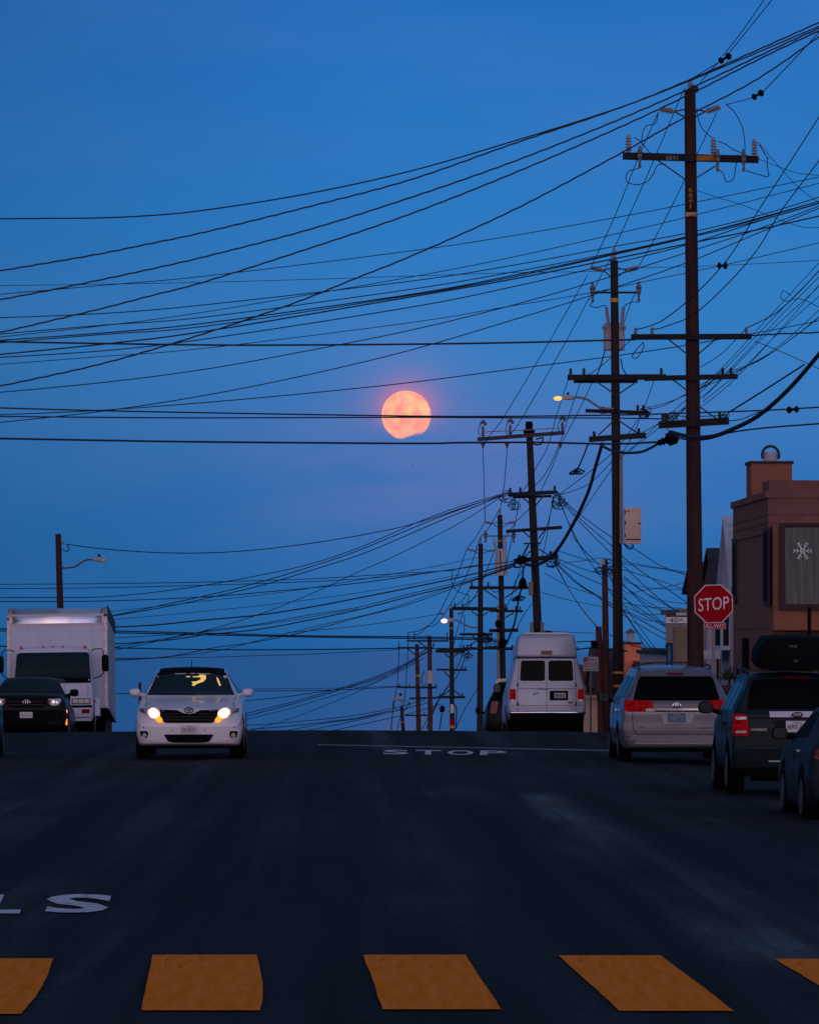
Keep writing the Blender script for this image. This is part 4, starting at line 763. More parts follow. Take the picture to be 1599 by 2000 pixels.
# ------------------------------------------------------------------ signs
# STOP sign
d = 106; c = P(1393, 1179.5, d); k = d/F
gz = g(c.x, d)+.14
ss = empty('stop_sign', (c.x, c.y+.05, gz), 'red octagonal STOP sign with a small ALL-WAY plate under it', 'stop sign', rot=(0, 0, math.radians(2)))
R = 37.6*k/math.cos(math.pi/8); tilt = -.035
def octo(r, y0, y1):
    b = MB(); vs = []
    for y in (y0, y1):
        for i in range(8):
            a = math.pi/8+i*math.pi/4+tilt*-1; vs.append((r*math.cos(a), y, c.z-gz+r*math.sin(a)))
    return b.add(vs, [tuple(range(8)), tuple(range(8, 16))[::-1]]+[(i, i+8, (i+1) % 8+8, (i+1) % 8) for i in range(8)])
octo(R, -.06, -.054).build('sign_border', M_signw, ss); octo(R*.955, -.064, -.0605).build('sign_face', M_signr, ss)
sign_text('STOP', -30*k, 30*k, c.z-gz-12.5*k, c.z-gz+12.5*k, -.066, M_signw, ss, slant=.055)
b = MB(); z0 = P(0, 1229, d).z-gz; z1 = P(0, 1216, d).z-gz; b.box(-22*k+.02, 22*k+.02, -.06, -.052, z0, z1); pl_ = b.build('supplementary_plate', M_signr, ss)
b = MB(); 
for (a0, a1, c0, c1) in ((-21.4*k, 21.4*k, z1-.007, z1-.002), (-21.4*k, 21.4*k, z0+.002, z0+.007), (-21.4*k, -20.4*k, z0+.012, z1-.012), (20.4*k, 21.4*k, z0+.012, z1-.012)): b.box(a0+.02, a1+.02, -.064, -.061, c0, c1)
b.build('plate_border', M_signw, ss)
sign_text('ALL-WAY', -18.5*k+.02, 18.5*k+.02, z0+.022, z1-.022, -.0655, M_signw, ss)
b = MB(); b.box(-.03, .03, -.045, 0, 0, z1+.6); b.build('post', M_steel, ss)
# 40th street name sign
d = 121; a = P(1297.5, 1204.5, d); e_ = P(1373, 1218.5, d); pxp = P(1352, 1210, d); gz = g(pxp.x, d)+.14
sn = empty('street_name_sign', (pxp.x, d, gz), 'white street name blade reading 40th, left of the tallest pole', 'street sign')
b = MB(); b.box(a.x-pxp.x, e_.x-pxp.x, -.06, -.05, e_.z-gz, a.z-gz); b.build('sign_border', M_signk, sn)
k = d/F; b = MB(); b.box(a.x-pxp.x+1.2*k, e_.x-pxp.x-1.2*k, -.066, -.0605, e_.z-gz+1.2*k, a.z-gz-1.2*k); b.build('sign_face', M_signw, sn)
x_ = lambda px: P(px, 1210, d).x-pxp.x
sign_text('40', x_(1306.5), x_(1323.5), P(0, 1216.2, d).z-gz, P(0, 1207.2, d).z-gz, -.068, M_signk, sn)
sign_text('th', x_(1324.5), x_(1333.5), P(0, 1213.4, d).z-gz, P(0, 1207, d).z-gz, -.068, M_signk, sn)
sign_text('AVE', x_(1342), x_(1367), P(0, 1216.2, d).z-gz, P(0, 1207.2, d).z-gz, -.068, M_signk, sn)
a = P(1320, 1197, d); b = MB(); b.box(a.x-pxp.x, x_(1350), -.07, -.06, P(0, 1202, d).z-gz, a.z-gz); b.build('block_number_plate', M_signw, sn)
sign_text('2200', x_(1322), x_(1347), P(0, 1201.5, d).z-gz, P(0, 1197.4, d).z-gz, -.072, M_signk, sn)
b = MB(); b.tube([(0, 0, 0), (0, 0, P(0, 1196, d).z-gz)], .03, 8); b.build('post', M_steel, sn)
# no parking sign
d = 142; a = P(1138, 1283, d); e_ = P(1168, 1311, d); gz = g(a.x, d)
npk = empty('parking_sign', ((a.x+e_.x)/2, d, gz), 'red and white no-parking sign right of the white van', 'sign'); cx = (a.x+e_.x)/2
b = MB(); b.box(a.x-cx, e_.x-cx, -.04, -.03, e_.z-gz, a.z-gz); b.build('sign_face', M_signw, npk)
k = d/F
b = MB(); b.box(a.x-cx+.8*k, a.x-cx+9.5*k, -.045, -.0405, a.z-gz-10*k, a.z-gz-.8*k); b.build('sign_patch', M_signr, npk)
h = lambda y: P(0, y, d).z-gz
sign_text('NO', a.x-cx+1.8*k, a.x-cx+8.5*k, h(1291.5), h(1285.5), -.047, M_signw, npk)
for s_, x0, x1, y0, y1 in (('PARKING', 11, 28.5, 1291.5, 1285.5), ('12AM TO 2PM', 2.5, 28, 1299, 1294), ('1ST & 3RD MON', 3, 28, 1302.8, 1300), ('STREET CLEANING', 2.5, 28, 1309, 1306)):
    sign_text(s_, a.x-cx+x0*k, a.x-cx+x1*k, h(y0), h(y1), -.043, M_redd, npk)
b = MB(); b.box(-.025, .025, -.03, .0, 0, a.z-gz+.05); b.build('post', M_steel, npk)
# dark signpost near right edge
d = 92; a = P(1580, 1186, d); gz = g(a.x, d)+.14
sp_ = empty('sign_post', (a.x, d, gz), 'plain dark post standing in front of the brown house bay window', 'post')
b = MB(); b.box(-.03, .03, -.03, .03, 0, a.z-gz); b.build('post', M_dark, sp_); b = MB(); b.box(-.05, .05, -.05, .05, 0, .25); b.build('post_base', M_dark, sp_)

# ------------------------------------------------------------------ houses
M_stucco = mat('stucco_brown', (.175, .078, .064), .92, var=.12, scale=2.5, bump=.25)
M_stuccoo = mat('stucco_orange', (.25, .095, .058), .92, var=.12, scale=2.5, bump=.25)
M_lilac = mat('stucco_lilac', (.44, .42, .50), .9, var=.1, scale=2)
M_tan = mat('stucco_tan', (.68, .50, .38), .9, var=.1, scale=2)
M_tan2 = mat('stucco_tan_dark', (.34, .25, .19), .9, var=.1, scale=2)
M_shing = mat('roof_shingle', (.04, .03, .04), .9, var=.4, scale=6, stretch=(1, 1, 6))
M_frame = mat('window_frame_brown', (.028, .010, .009), .6)
M_framew = mat('window_frame_white', (.5, .52, .6), .6)
M_curt = mat('curtain_cloth', (.13, .128, .118), .9, var=.35, scale=7, stretch=(4, 1, .12))
M_dkbrown = mat('stucco_dark_brown', (.10, .05, .045), .9, var=.1)
XF = 10.42
def house(name, d0, d1, ztop, label, wallm, X=XF, deep=12, base=None):
    gz = min(g(X, d0), g(X, d1))-.3
    o = empty(name, (X, d0, gz), label, 'house'); return o, gz
def hx(o, gz): 
    def bx(nm, m, x0, x1, y0, y1, z0, z1, par=None):
        b = MB(); b.box(x0-o.location.x, x1-o.location.x, y0-o.location.y, y1-o.location.y, z0-gz, z1-gz); return b.build(nm, m, par or o)
    return bx
# corner house
Hc, gz = house('corner_house', 129, 141, 0, 'brown stucco corner house with a flat parapet, curtained bay window and snowflake', M_stucco); bx = hx(Hc, gz)
zt = P(1505, 972, 129.6).z
bx('wall', M_stucco, XF, XF+16, 129.6, 141, gz, zt)
for z0, z1, o_ in ((zt, zt+.16, .06), (zt-.42, zt-.40, .012), (zt-.62, zt-.60, .012), (zt-.86, zt-.78, .04)):
    bx('cornice' if o_ > .02 else 'moulding', M_stucco if o_ > .02 else M_dkbrown, XF-o_, XF+16, 129.6-o_, 141+o_, z0, z1)
bx('parapet', M_stucco, XF+.02, XF+15.9, 129.62, 131.6, zt+.16, zt+.42)
# bay
zb0, zb1 = P(0, 1231, 128.7).z, P(0, 1026, 128.7).z; bxl = P(1509, 0, 128.7).x
bay = bx('bay', M_stuccoo, bxl, XF+7, 128.7, 129.6, zb0, zb1)
def sub(nm, m, x0, x1, y0, y1, z0, z1, par):
    org = parent_org(par); b = MB(); b.box(x0-org.x, x1-org.x, y0-org.y, y1-org.y, z0-org.z, z1-org.z); o = b.build(nm, m, par); return o
bay_org = Hc
zw0, zw1 = P(0, 1180, 128.6).z, P(0, 1030, 128.6).z; xw = P(1531, 0, 128.6).x
fr_ = bx('window', M_frame, xw-.14, xw+2.6, 128.62, 128.69, zw0-.1, zw1+.04)
b = MB(parent_org(fr_)); nn_ = 240; cr_ = random.Random(5); ph = [cr_.uniform(0, 6) for _ in range(4)]
def fold(u): return .018*math.sin(u*34+ph[0]+1.2*math.sin(u*5+ph[1]))+.009*math.sin(u*71+ph[2])+.012*math.sin(u*13+ph[3])
b.add([(xw+2.5*i/nn_, 128.578+fold(2.5*i/nn_)*.72, z) for z in (zw0, zw1) for i in range(nn_+1)]+[(xw+2.5*i/nn_, 128.61, z) for z in (zw0, zw1) for i in range(nn_+1)],
      [(i, i+1, nn_+2+i, nn_+1+i) for i in range(nn_)]+[(2*nn_+2+i+1, 2*nn_+2+i, 3*nn_+3+i, 3*nn_+4+i) for i in range(nn_)]); b.build('curtain', M_curt, fr_, smooth=True)
sub('window_frame', M_frame, xw-.14, xw+2.6, 128.55, 128.598, zw0-.14, zw0, fr_); sub('window_frame', M_frame, xw-.14, xw, 128.55, 128.598, zw0, zw1+.04, fr_); sub('window_frame', M_frame, xw-.14, xw+2.6, 128.55, 128.598, zw1+.041, zw1+.1, fr_)
# snowflake
b = MB(parent_org(Hc)); cc = P(1567, 1076, 128.535); k = 128.58/F
for i in range(6):
    a = math.radians(60*i+30); dv = Vector((math.sin(a), 0, math.cos(a))); e1 = cc+dv*18*k; b.beam(cc+dv*1*k, e1,   .012, 5.6*k, up=(0, 1, 0))
    for t_, ln in ((.5, 5.5), (.82, 5)):
        for s_ in (-1, 1):
            a2 = a+s_*math.radians(50); b.beam(cc+dv*18*k*t_, cc+dv*18*k*t_+Vector((math.sin(a2), 0, math.cos(a2)))*ln*k, .011, 5*k, up=(0, 1, 0))
    a = math.radians(60*i+30); a2 = a+math.radians(60); b.beam(cc+Vector((math.sin(a), 0, math.cos(a)))*6*k, cc+Vector((math.sin(a2), 0, math.cos(a2)))*6*k, .010, 2.4*k, up=(0, 1, 0))
b.build('snowflake_decoration', mat('snowflake_white', (.92, .88, .88), .7), Hc)
# side windows of the corner house (on the street side)
def yat(px, X=XF): return X*F/(px-650)
def swin(par, bxf, pxa, pxb, pya, pyb, frm=M_frame, gl=M_wdark):
    y0, y1 = yat(pxb), yat(pxa); z1 = P(0, pya, y0).z; z0 = P(0, pyb, y0).z
    w = bxf('window', frm, XF-.05, XF-.003, y0, y1, z0-.06, z1+.06); sub('pane', gl, XF-.06, XF-.052, y0+.12, y1-.12, z0+.05, z1-.05, w)
swin(Hc, bx, 1494, 1504, 1034, 1178); swin(Hc, bx, 1433.5, 1440, 1056, 1166)
bx('sill', M_stucco, XF-.12, XF-.07, yat(1441), yat(1433), P(0, 1170, 140).z-.1, P(0, 1170, 140).z)
bx('drain_pipe', M_dark, XF-.12, XF-.03, yat(1463), yat(1458), gz+.5, P(0, 1246, 136).z)
bx('moulding', M_dkbrown, XF-.012, XF-.001, 129.8, 141, P(0, 1228, 130).z, P(0, 1226.5, 130).z)
bx('garage_door', M_frame, XF+1.2, XF+4.4, 129.55, 129.6, gz, zb0-.4)
# chimney
xc0, xc1 = P(1478, 0, 134).x, P(1545, 0, 134).x; zc1 = P(0, 905, 134).z
ch = bx('chimney', M_stuccoo, xc0-.16, xc1, 134, 135.6, zt, zc1)
sub('chimney_cap', M_frame, xc0-.2, xc1+.04, 133.96, 135.64, zc1, zc1+.07, ch)
xm = P(1503, 0, 134.8).x; org = parent_org(ch); b = MB(org); zf = P(0, 880, 134.8).z
b.tube([(xm, 134.8, zc1+.07), (xm, 134.8, zf-.02)], 13*134.8/F, 14); fl = b.build('flue', M_tank, ch)
b = MB(org)
b.tube([Vector((xm+.21*math.cos(a), 134.8, zf-.10+.22*math.sin(a))) for a in [math.pi*(i/12*1.3-.15) for i in range(13)]], .035, 6); b.build('flue_hood', M_dsteel, ch)
# white gable house
Hw, gz = house('white_gable_house', 141.2, 146, 0, 'narrow white gabled house seen between the brown corner house and the pole', M_lilac); bx = hx(Hw, gz)
y0, y1 = 141.2, 145.5; zr = P(0, 1140, 143).z; zp = P(0, 1020, 143.4).z
bx('wall', M_lilac, XF, XF+9, y0, y1, gz, zr)
def gable(par, X0, X1, y0, y1, z0, zp, m, rm, over=.12):
    org = parent_org(par); ym = (y0+y1)/2; b = MB(org); b.add([(X0, y0, z0), (X0, y1, z0), (X0, ym, zp), (X1, y0, z0), (X1, y1, z0), (X1, ym, zp)], [(0, 1, 2), (5, 4, 3), (0, 2, 5, 3), (1, 4, 5, 2), (0, 3, 4, 1)]); b.build('gable', m, par)
    b = MB(org); t_ = .12
    for ya in (y0-over, y1+over):
        b.add([(X0-.1, ya, z0-.1), (X1, ya, z0-.1), (X1, ym, zp+.05), (X0-.1, ym, zp+.05), (X0-.1, ya, z0-.1+t_), (X1, ya, z0-.1+t_), (X1, ym, zp+.05+t_), (X0-.1, ym, zp+.05+t_)], [(0, 1, 2, 3), (7, 6, 5, 4), (0, 4, 5, 1), (1, 5, 6, 2), (2, 6, 7, 3), (3, 7, 4, 0)])
    b.build('roof', rm, par)
gable(Hw, XF, XF+9, y0, y1, zr+.0, zp, M_lilac, M_framew)
z1 = P(0, 1150, 143).z; z0 = P(0, 1270, 143).z
w = bx('window', M_framew, XF-.25, XF-.003, 141.9, 144.9, z0, z1); sub('pane', M_wdark, XF-.262, XF-.252, 142.2, 144.6, z0+.12, z1-.12, w); sub('pane', M_glasst, XF-.2, XF-.05, 141.88, 141.895, z0+.12, z1-.12, w)
bx('balcony', M_framew, XF-.7, XF-.26, 142, 145, P(0, 1287, 143).z, P(0, 1270, 143).z)
q = P(1425, 1218, 142); b = MB(parent_org(Hw)); b.lathe(q-Vector((.04, 0, .03)), q+Vector((.04, 0, .03)), [(0, .01), (.3, .05), (.7, .05), (1, .01)], 8); b.build('porch_light', mat('porch_light_lit', (1, .7, .4), .4, emis=(1, .6, .3), es=5), Hw)
# dark roofed house
Hd, gz = house('dark_roofed_house', 146, 158, 0, 'house with a steep dark shingle roof behind the stop sign', M_lilac); bx = hx(Hd, gz)
bx('wall', M_tan2, XF, XF+9, 146, 158, gz, P(0, 1150, 150).z)
za = P(0, 1150, 150).z; ztp = P(0, 1095, 148).z
gable(Hd, XF-.1, XF+9, 152.5, 158.5, za, P(0, 1108, 155).z, M_lilac, M_shing); gable(Hd, XF-.05, XF+9, 146, 152, za, P(0, 1082, 149).z, M_dkbrown, M_shing)
bx('column', M_framew, XF-.3, XF-.06, 146.3, 146.9, gz, P(0, 1290-60, 147).z); swin(Hd, bx, 1376, 1384, 1240, 1300, M_framew, M_glasst); bx('porch_wall', M_tan2, XF-.5, XF-.31, 147, 151, gz, P(0, 1225, 148).z)
# tan house with door
Ht, gz = house('tan_house', 159, 170, 0, 'pale tan flat-roofed house below the 40th street sign', M_tan); bx = hx(Ht, gz)
zt = P(0, 1222, 159).z+.02; zt = P(0, 1199, 160).z
bx('wall', M_tan, XF, XF+9, 159, 169.6, gz, zt); bx('cornice', M_tan2, XF-.15, XF+9, 158.85, 169.8, zt, zt+.15); bx('moulding', M_tan2, XF-.03, XF+9, 159.1, 169.6, zt-1.0, zt-.94)
y0 = yat(1316); y1 = yat(1304); dr = bx('door', M_frame, XF-.06, XF-.003, y0, y1, gz, P(0, 1256, 166).z); sub('pane', M_glasst, XF-.075, XF-.062, y0+.3, y1-1.2, gz+2, P(0, 1260, 166).z, dr)
bx('pier', M_tan2, XF-.35, XF-.004, 159.2, 160.6, gz, P(0, 1225, 160).z)
# lilac parapet house + orange chimney
Hl, gz = house('grey_parapet_house', 170, 184, 0, 'low grey-lilac parapet house between the orange chimney and the tan house', M_lilac); bx = hx(Hl, gz)
zt = P(0, 1279, 171).z; bx('wall', M_lilac, XF, XF+9, 170, 184, gz, zt); bx('cornice', M_dsteel, XF-.12, XF+9, 169.9, 184.1, zt, zt+.12)
Ho, gz = house('orange_chimney_house', 184, 196, 0, 'house with an orange stucco chimney and metal cowl, right of the cabinet pole', M_stuccoo); bx = hx(Ho, gz)
zt = P(0, 1292, 186).z; bx('wall', M_dkbrown, XF, XF+9, 184.2, 207, gz, zt)
xc0, xc1 = P(1219, 0, 188).x, P(1251, 0, 188).x; zc = P(0, 1258, 188).z; chm = bx('chimney', mat('stucco_bright_orange', (.80, .22, .11), .9), xc0, xc1, 188, 189, zt-1, zc); sub('chimney_cap', M_frame, xc0-.05, xc1+.05, 187.95, 189.05, zc, zc+.06, chm)
q = P(1231, 1256, 188.5); t1 = P(1231, 1236, 188.5); b = MB(parent_org(chm)); b.tube([q, t1], 7.5*188/F, 12); b.build('flue', M_tank, chm); b = MB(parent_org(chm)); b.tube([t1, P(1231, 1228, 188.5)], [12*188/F, .02], 12); b.build('flue_hood', M_steel, chm)
Hb, gz = house('brown_tan_house', 207.2, 226, 0, 'two-tone house, dark brown above and cream below, right of the van', M_tan); bx = hx(Hb, gz)
zt = P(0, 1303, 208).z; zm = P(0, 1364, 208).z; xl = P(1120, 0, 207.2).x
bx('wall', M_tan, xl+.3, XF+6, 207.4, 226, gz, zm); bx('wall', M_dkbrown, xl, XF+6, 207.2, 226, zm+.12, zt); bx('band', M_tan, xl-.1, XF+6, 207.1, 226.1, zm+.003, zm+.117)
xd0, xd1 = P(1167, 0, 207).x, P(1176, 0, 207).x; bx('door', M_tan2, xd0, xd1, 207.3, 207.397, gz, P(0, 1380, 207).z); xd0, xd1 = P(1146, 0, 207).x, P(1158, 0, 207).x; bx('window', M_glass, xd0, xd1, 207.1, 207.19, P(0, 1350, 207).z, P(0, 1332, 207).z)
gable(Hb, P(1163, 0, 200).x, XF+6, 200, 206.8, P(0, 1345, 200).z, P(0, 1275, 203).z, M_dkbrown, M_shing)
# shrub by the white house
b = MB(P(1422, 1318, 139)); o_ = P(1422, 1320, 139); rr = random.Random(3)
for i in range(420):
    v = Vector((rr.gauss(0, .10), rr.gauss(0, .25), abs(rr.gauss(0, .14)))); q = o_+v+Vector((0, 0, -.1)); s_ = rr.uniform(.02, .05); n_ = Vector((rr.uniform(-1, 1), rr.uniform(-1, 1), rr.uniform(-1, 1))).normalized(); t_ = n_.orthogonal().normalized(); u_ = n_.cross(t_)
    b.add([q-t_*s_, q+u_*s_*.5, q+t_*s_, q-u_*s_*.5], [(0, 1, 2, 3)])
sh = b.build('foliage', mat('shrub_leaf', (.05, .07, .03), .8, var=.5, scale=9)); shr = empty('shrub', (o_.x, o_.y, g(o_.x, 139)), 'small dark green shrub at the foot of the white gabled house', 'shrub')
sh.parent = shr; sh.location = sh.location-shr.location
b = MB(); b.tube([(0, 0, 0), (.03, 0, o_.z-shr.location.z)], [.05, .03], 6); b.build('stem', M_wood2, shr); b = MB(); b.box(-.3, .35, -.4, .4, 0, o_.z-shr.location.z-.25); b.build('planter', M_dkbrown, shr)

# ------------------------------------------------------------------ vehicles
def loft(stations, sub=2):
    """closed smooth body through stations (y, zb, wb, zm, wm, zs, ws, zr, wr, zc); near end first"""
    ys = [q[0] for q in stations]; K = 4
    def pchip(vals):
        n = len(ys); h = [ys[i+1]-ys[i] for i in range(n-1)]; dl = [(vals[i+1]-vals[i])/h[i] for i in range(n-1)]; m = [dl[0]]
        for i in range(1, n-1):
            if dl[i-1]*dl[i] <= 0: m.append(0)
            else: w1 = 2*h[i]+h[i-1]; w2 = h[i]+2*h[i-1]; m.append((w1+w2)/(w1/dl[i-1]+w2/dl[i]))
        m.append(dl[-1]); out = []
        for i in range(n-1):
            for k in range(K):
                t = k/K; out.append((2*t**3-3*t*t+1)*vals[i]+(t**3-2*t*t+t)*h[i]*m[i]+(-2*t**3+3*t*t)*vals[i+1]+(t**3-t*t)*h[i]*m[i+1])
        return out+[vals[-1]]
    cols = [pchip([q[c] for q in stations]) for c in range(1, 10)]; yv = [ys[i]+(ys[i+1]-ys[i])*k/K for i in range(len(ys)-1) for k in range(K)]+[ys[-1]]
    rings = []
    for r_, y in enumerate(yv):
        zb, wb, zm, wm, zs, ws, zr, wr, zc = [c[r_] for c in cols]
        ctl = [(0, zb), (wb*.55, zb), (wb*.93, zb+.004), (wb+(wm-wb)*.35, zb+(zm-zb)*.22), (wm, zm), (ws+(wm-ws)*.45, (zm+zs)/2), (ws, zs), (wr+(ws-wr)*.12, zr-(zr-zs)*.14), (wr-.03*wr, zr+(zc-zr)*.25), (wr*.62, zr+(zc-zr)*.74), (0, zc)]
        full = [(-x, z) for x, z in ctl[1:3][::-1]]+ctl+[(-x, z) for x, z in ctl[-3:-1][::-1]]; half = []
        for i in range(2, 12):
            p0, p1, p2, p3 = full[i-1], full[i], full[i+1], full[i+2]
            for k in range(3):
                t = k/3; half.append(tuple(.5*((2*b)+(-a+c)*t*.8+((2*a-5*b+4*c-d)*t*t+(-a+3*b-3*c+d)*t**3)*.8)+.2*(c-b)*t for a, b, c, d in zip(p0, p1, p2, p3)))
        half[0] = (0, half[0][1]); half.append((0, zc))
        rings.append([(x, y, z) for x, z in half]+[(-x, y, z) for x, z in half[-2:0:-1]])
    n = len(rings[0]); vs = [v for r in rings for v in r]
    fs = [(j*n+i, j*n+(i+1) % n, (j+1)*n+(i+1) % n, (j+1)*n+i) for j in range(len(rings)-1) for i in range(n)]
    for base, flip in ((0, False), ((len(rings)-1)*n, True)):
        q = [(base+i, base+i+1, base+(n-i-1) % n, base+(n-i) % n) for i in range(1, n//2-1)]
        q += [(base, base+1, base+n-1), (base+n//2-1, base+n//2, base+n//2+1)]
        fs += [f if flip else f[::-1] for f in q]
    me = bpy.data.meshes.new('l'); me.from_pydata(vs, [], fs)
    bm = bmesh.new(); bm.from_mesh(me); bmesh.ops.recalc_face_normals(bm, faces=bm.faces); bm.to_mesh(me); bm.free()
    for p in me.polygons: p.use_smooth = True
    return me
class Car:
    def __init__(s, name, loc, pitch, yaw_, label, cat, paint, stations, group=None, roll=0):
        s.root = empty(name, loc, label, cat, group, rot=(pitch, roll, yaw_)); s.paint = paint
        s.me = loft(stations); s.me.name = 'body'; s.me.materials.append(paint)
        s.body = bpy.data.objects.new('body', s.me); C.objects.link(s.body); s.body.parent = s.root
        s.bvh = BVHTree.FromPolygons([v.co for v in s.me.vertices], [tuple(p.vertices) for p in s.me.polygons])
        s.len = stations[-1][0]
    def panel(s, name, pts, m, side='n', off=.008, th=.02, par=None, grid=.07, smooth=True, bvh=None, round_=0):
        """2-D outline thrown onto the body: side n = near face (x,z), l / r = flanks (y,z)"""
        bvh = bvh or s.bvh
        if round_:
            q = []; n = len(pts)
            for i in range(n):
                p0 = Vector(pts[i-1]); p1 = Vector(pts[i]); p2 = Vector(pts[(i+1) % n])
                ra = min(round_, (p0-p1).length*.45, (p2-p1).length*.45); a = p1+(p0-p1).normalized()*ra; c = p1+(p2-p1).normalized()*ra
                for k in range(5): t_ = k/4; q.append(tuple(a*(1-t_)**2+p1*2*t_*(1-t_)+c*t_*t_))
            pts = q
        bm = bmesh.new(); f = bm.faces.new([bm.verts.new((p[0], p[1], 0)) for p in pts])
        bmesh.ops.triangulate(bm, faces=bm.faces[:]) if len(pts) > 4 else None
        for ax in (0, 1):
            lo = min(p[ax] for p in pts); hi = max(p[ax] for p in pts); k = math.floor(lo/grid)+1
            while k*grid < hi-1e-4:
                no = [0, 0, 0]; no[ax] = 1; co = [0, 0, 0]; co[ax] = k*grid
                bmesh.ops.bisect_plane(bm, geom=bm.verts[:]+bm.edges[:]+bm.faces[:], plane_co=co, plane_no=no); k += 1
        dirn = {'n': Vector((0, 1, 0)), 'l': Vector((1, 0, 0)), 'r': Vector((-1, 0, 0)), 'f': Vector((0, -1, 0)), 't': Vector((0, 0, -1))}[side]
        for v in bm.verts:
            a, c = v.co.x, v.co.y
            o = {'n': Vector((a, -4, c)), 'f': Vector((a, 12, c)), 'l': Vector((-4, a, c)), 'r': Vector((4, a, c)), 't': Vector((a, c, 4))}[side]
            h_ = bvh.ray_cast(o, dirn)
            if h_[0] is None:
                qn = bvh.find_nearest(o+dirn*(4 if side in 'nlr' else 8)); p = Vector(o)
                if side in 'nf': p.y = qn[0].y
                elif side == 't': p.z = qn[0].z
                else: p.x = qn[0].x
            else: p = h_[0]
            v.co = p-dirn*off
        r = bmesh.ops.extrude_face_region(bm, geom=bm.faces[:])
        bmesh.ops.translate(bm, verts=[v for v in r['geom'] if isinstance(v, bmesh.types.BMVert)], vec=dirn*(th+off))
        bmesh.ops.recalc_face_normals(bm, faces=bm.faces); me = bpy.data.meshes.new(name); bm.to_mesh(me); bm.free(); me.materials.append(m)
        o = bpy.data.objects.new(name, me); C.objects.link(o); o.parent = par or s.root; return o
    def surf(s, x, z):
        h_ = s.bvh.ray_cast(Vector((x, -4, z)), Vector((0, 1, 0))); return h_[0].y if h_[0] is not None else 0
    def wheel(s, x, y, r, w, tw=.0):
        sg = 1 if x > 0 else -1; b = MB()
        c0 = Vector((x, y, r)); ax = Vector((sg, 0, 0)); pr = [(-.5, r*.62), (-.5, r*.93), (-.42, r), (.42, r), (.5, r*.93), (.5, r*.64), (.42, r*.6)]
        n = 26; vs = []
        for o_, rr_ in pr:
            for k in range(n):
                a = 2*math.pi*k/n; vs.append(c0+ax*o_*w+Vector((0, math.cos(a)*rr_, math.sin(a)*rr_)))
        m_ = len(pr); b.add(vs, [(i*n+k, i*n+(k+1) % n, (i+1)*n+(k+1) % n, (i+1)*n+k) for i in range(m_-1) for k in range(n)]+[tuple(range(n)), tuple(range((m_-1)*n, m_*n))])
        wh = b.build('wheel', M_tyre, s.root); b = MB()
        for k in range(7):
            a = 2*math.pi*k/7; e1 = Vector((0, math.cos(a), math.sin(a))); b.beam(c0+ax*w*.44+e1*r*.1, c0+ax*w*.46+e1*r*.6, .05, .03, up=(1, 0, 0))
        b.tube([c0+ax*w*.40, c0+ax*w*.5], r*.16, 10); 
        rim = [c0+ax*w*.47+Vector((0, math.cos(2*math.pi*k/24), math.sin(2*math.pi*k/24)))*r*.6 for k in range(25)]; b.tube(rim, .018, 5)
        b.build('rim', M_rim, wh)
    def arch(s, y, r, side, zmin=.2):
        pts = [(y+math.cos(a)*r, max(zmin, r*.9+math.sin(a)*r)) for a in [math.pi*k/12 for k in range(13)]]+[(y-r, zmin), (y+r, zmin)]
        pts = [(y+math.cos(math.pi*k/12)*r, r*.86+math.sin(math.pi*k/12)*r) for k in range(13)]+[(y-r, zmin), (y+r, zmin)]
        s.panel('wheel_arch', pts, M_under, side, off=.006)
    def mirror(s, x, y, z, w, h_, m, glass=None, stalk=None, front=True):
        bm = bmesh.new(); bmesh.ops.create_uvsphere(bm, u_segments=16, v_segments=10, radius=1); 
        for v in bm.verts:
            c = v.co; k = lambda t_, e: math.copysign(abs(t_)**e, t_); v.co = Vector((k(c.x, .7)*w/2+x, c.y*.11+y, k(c.z, .7)*h_/2+z))
        for f in bm.faces: f.smooth = True
        me = bpy.data.meshes.new('mirror'); bm.to_mesh(me); bm.free(); me.materials.append(m); o = bpy.data.objects.new('mirror', me); C.objects.link(o); o.parent = s.root
        b = MB(); sg = 1 if x > 0 else -1; b.tube([(x-sg*w*.3, y, z-h_*.2), (x-sg*(w*.5+.14), y+.05, z-h_*.45)], [.03, .045], 8); b.build('mirror_stalk', m, o)
        if glass:
            b = MB(); n = 18; sup = lambda t_, e: math.copysign(abs(t_)**e, t_)
            ring = [(x+sup(math.cos(2*math.pi*k/n), .6)*w*.42, sup(math.sin(2*math.pi*k/n), .6)*h_*.41+z) for k in range(n)]
            b.add([(a, y-.118, c) for a, c in ring]+[(a, y-.05, c) for a, c in ring], [tuple(range(n)), tuple(range(n, 2*n))[::-1]]+[(k, k+n, (k+1) % n+n, (k+1) % n) for k in range(n)])
            b.build('mirror_glass', glass, o)
        return o
    def flat(s, name, x0, x1, z0, z1, m, par=None, proud=.02, th=.03):
        y = min(s.surf((x0+x1)/2, z) for z in (z0, z1, (z0+z1)/2)); b = MB(); b.box(x0, x1, y-proud, y-proud+th, z0, z1); return b.build(name, m, par or s.root), y-proud
    def plate(s, cx, cz, w, h_, text, m, ink, par=None, proud=.03, top='California'):
        pl, y = s.flat('number_plate', cx-w/2, cx+w/2, cz-h_/2, cz+h_/2, m, par, proud)
        sign_text(text, cx-w*.43, cx+w*.43, cz-h_*.34, cz+h_*.20, y-.003, ink, pl)
        sign_text(top, cx-w*.2, cx+w*.2, cz+h_*.28, cz+h_*.42, y-.003, M_redd if m is M_platew else M_signw, pl); return pl, y
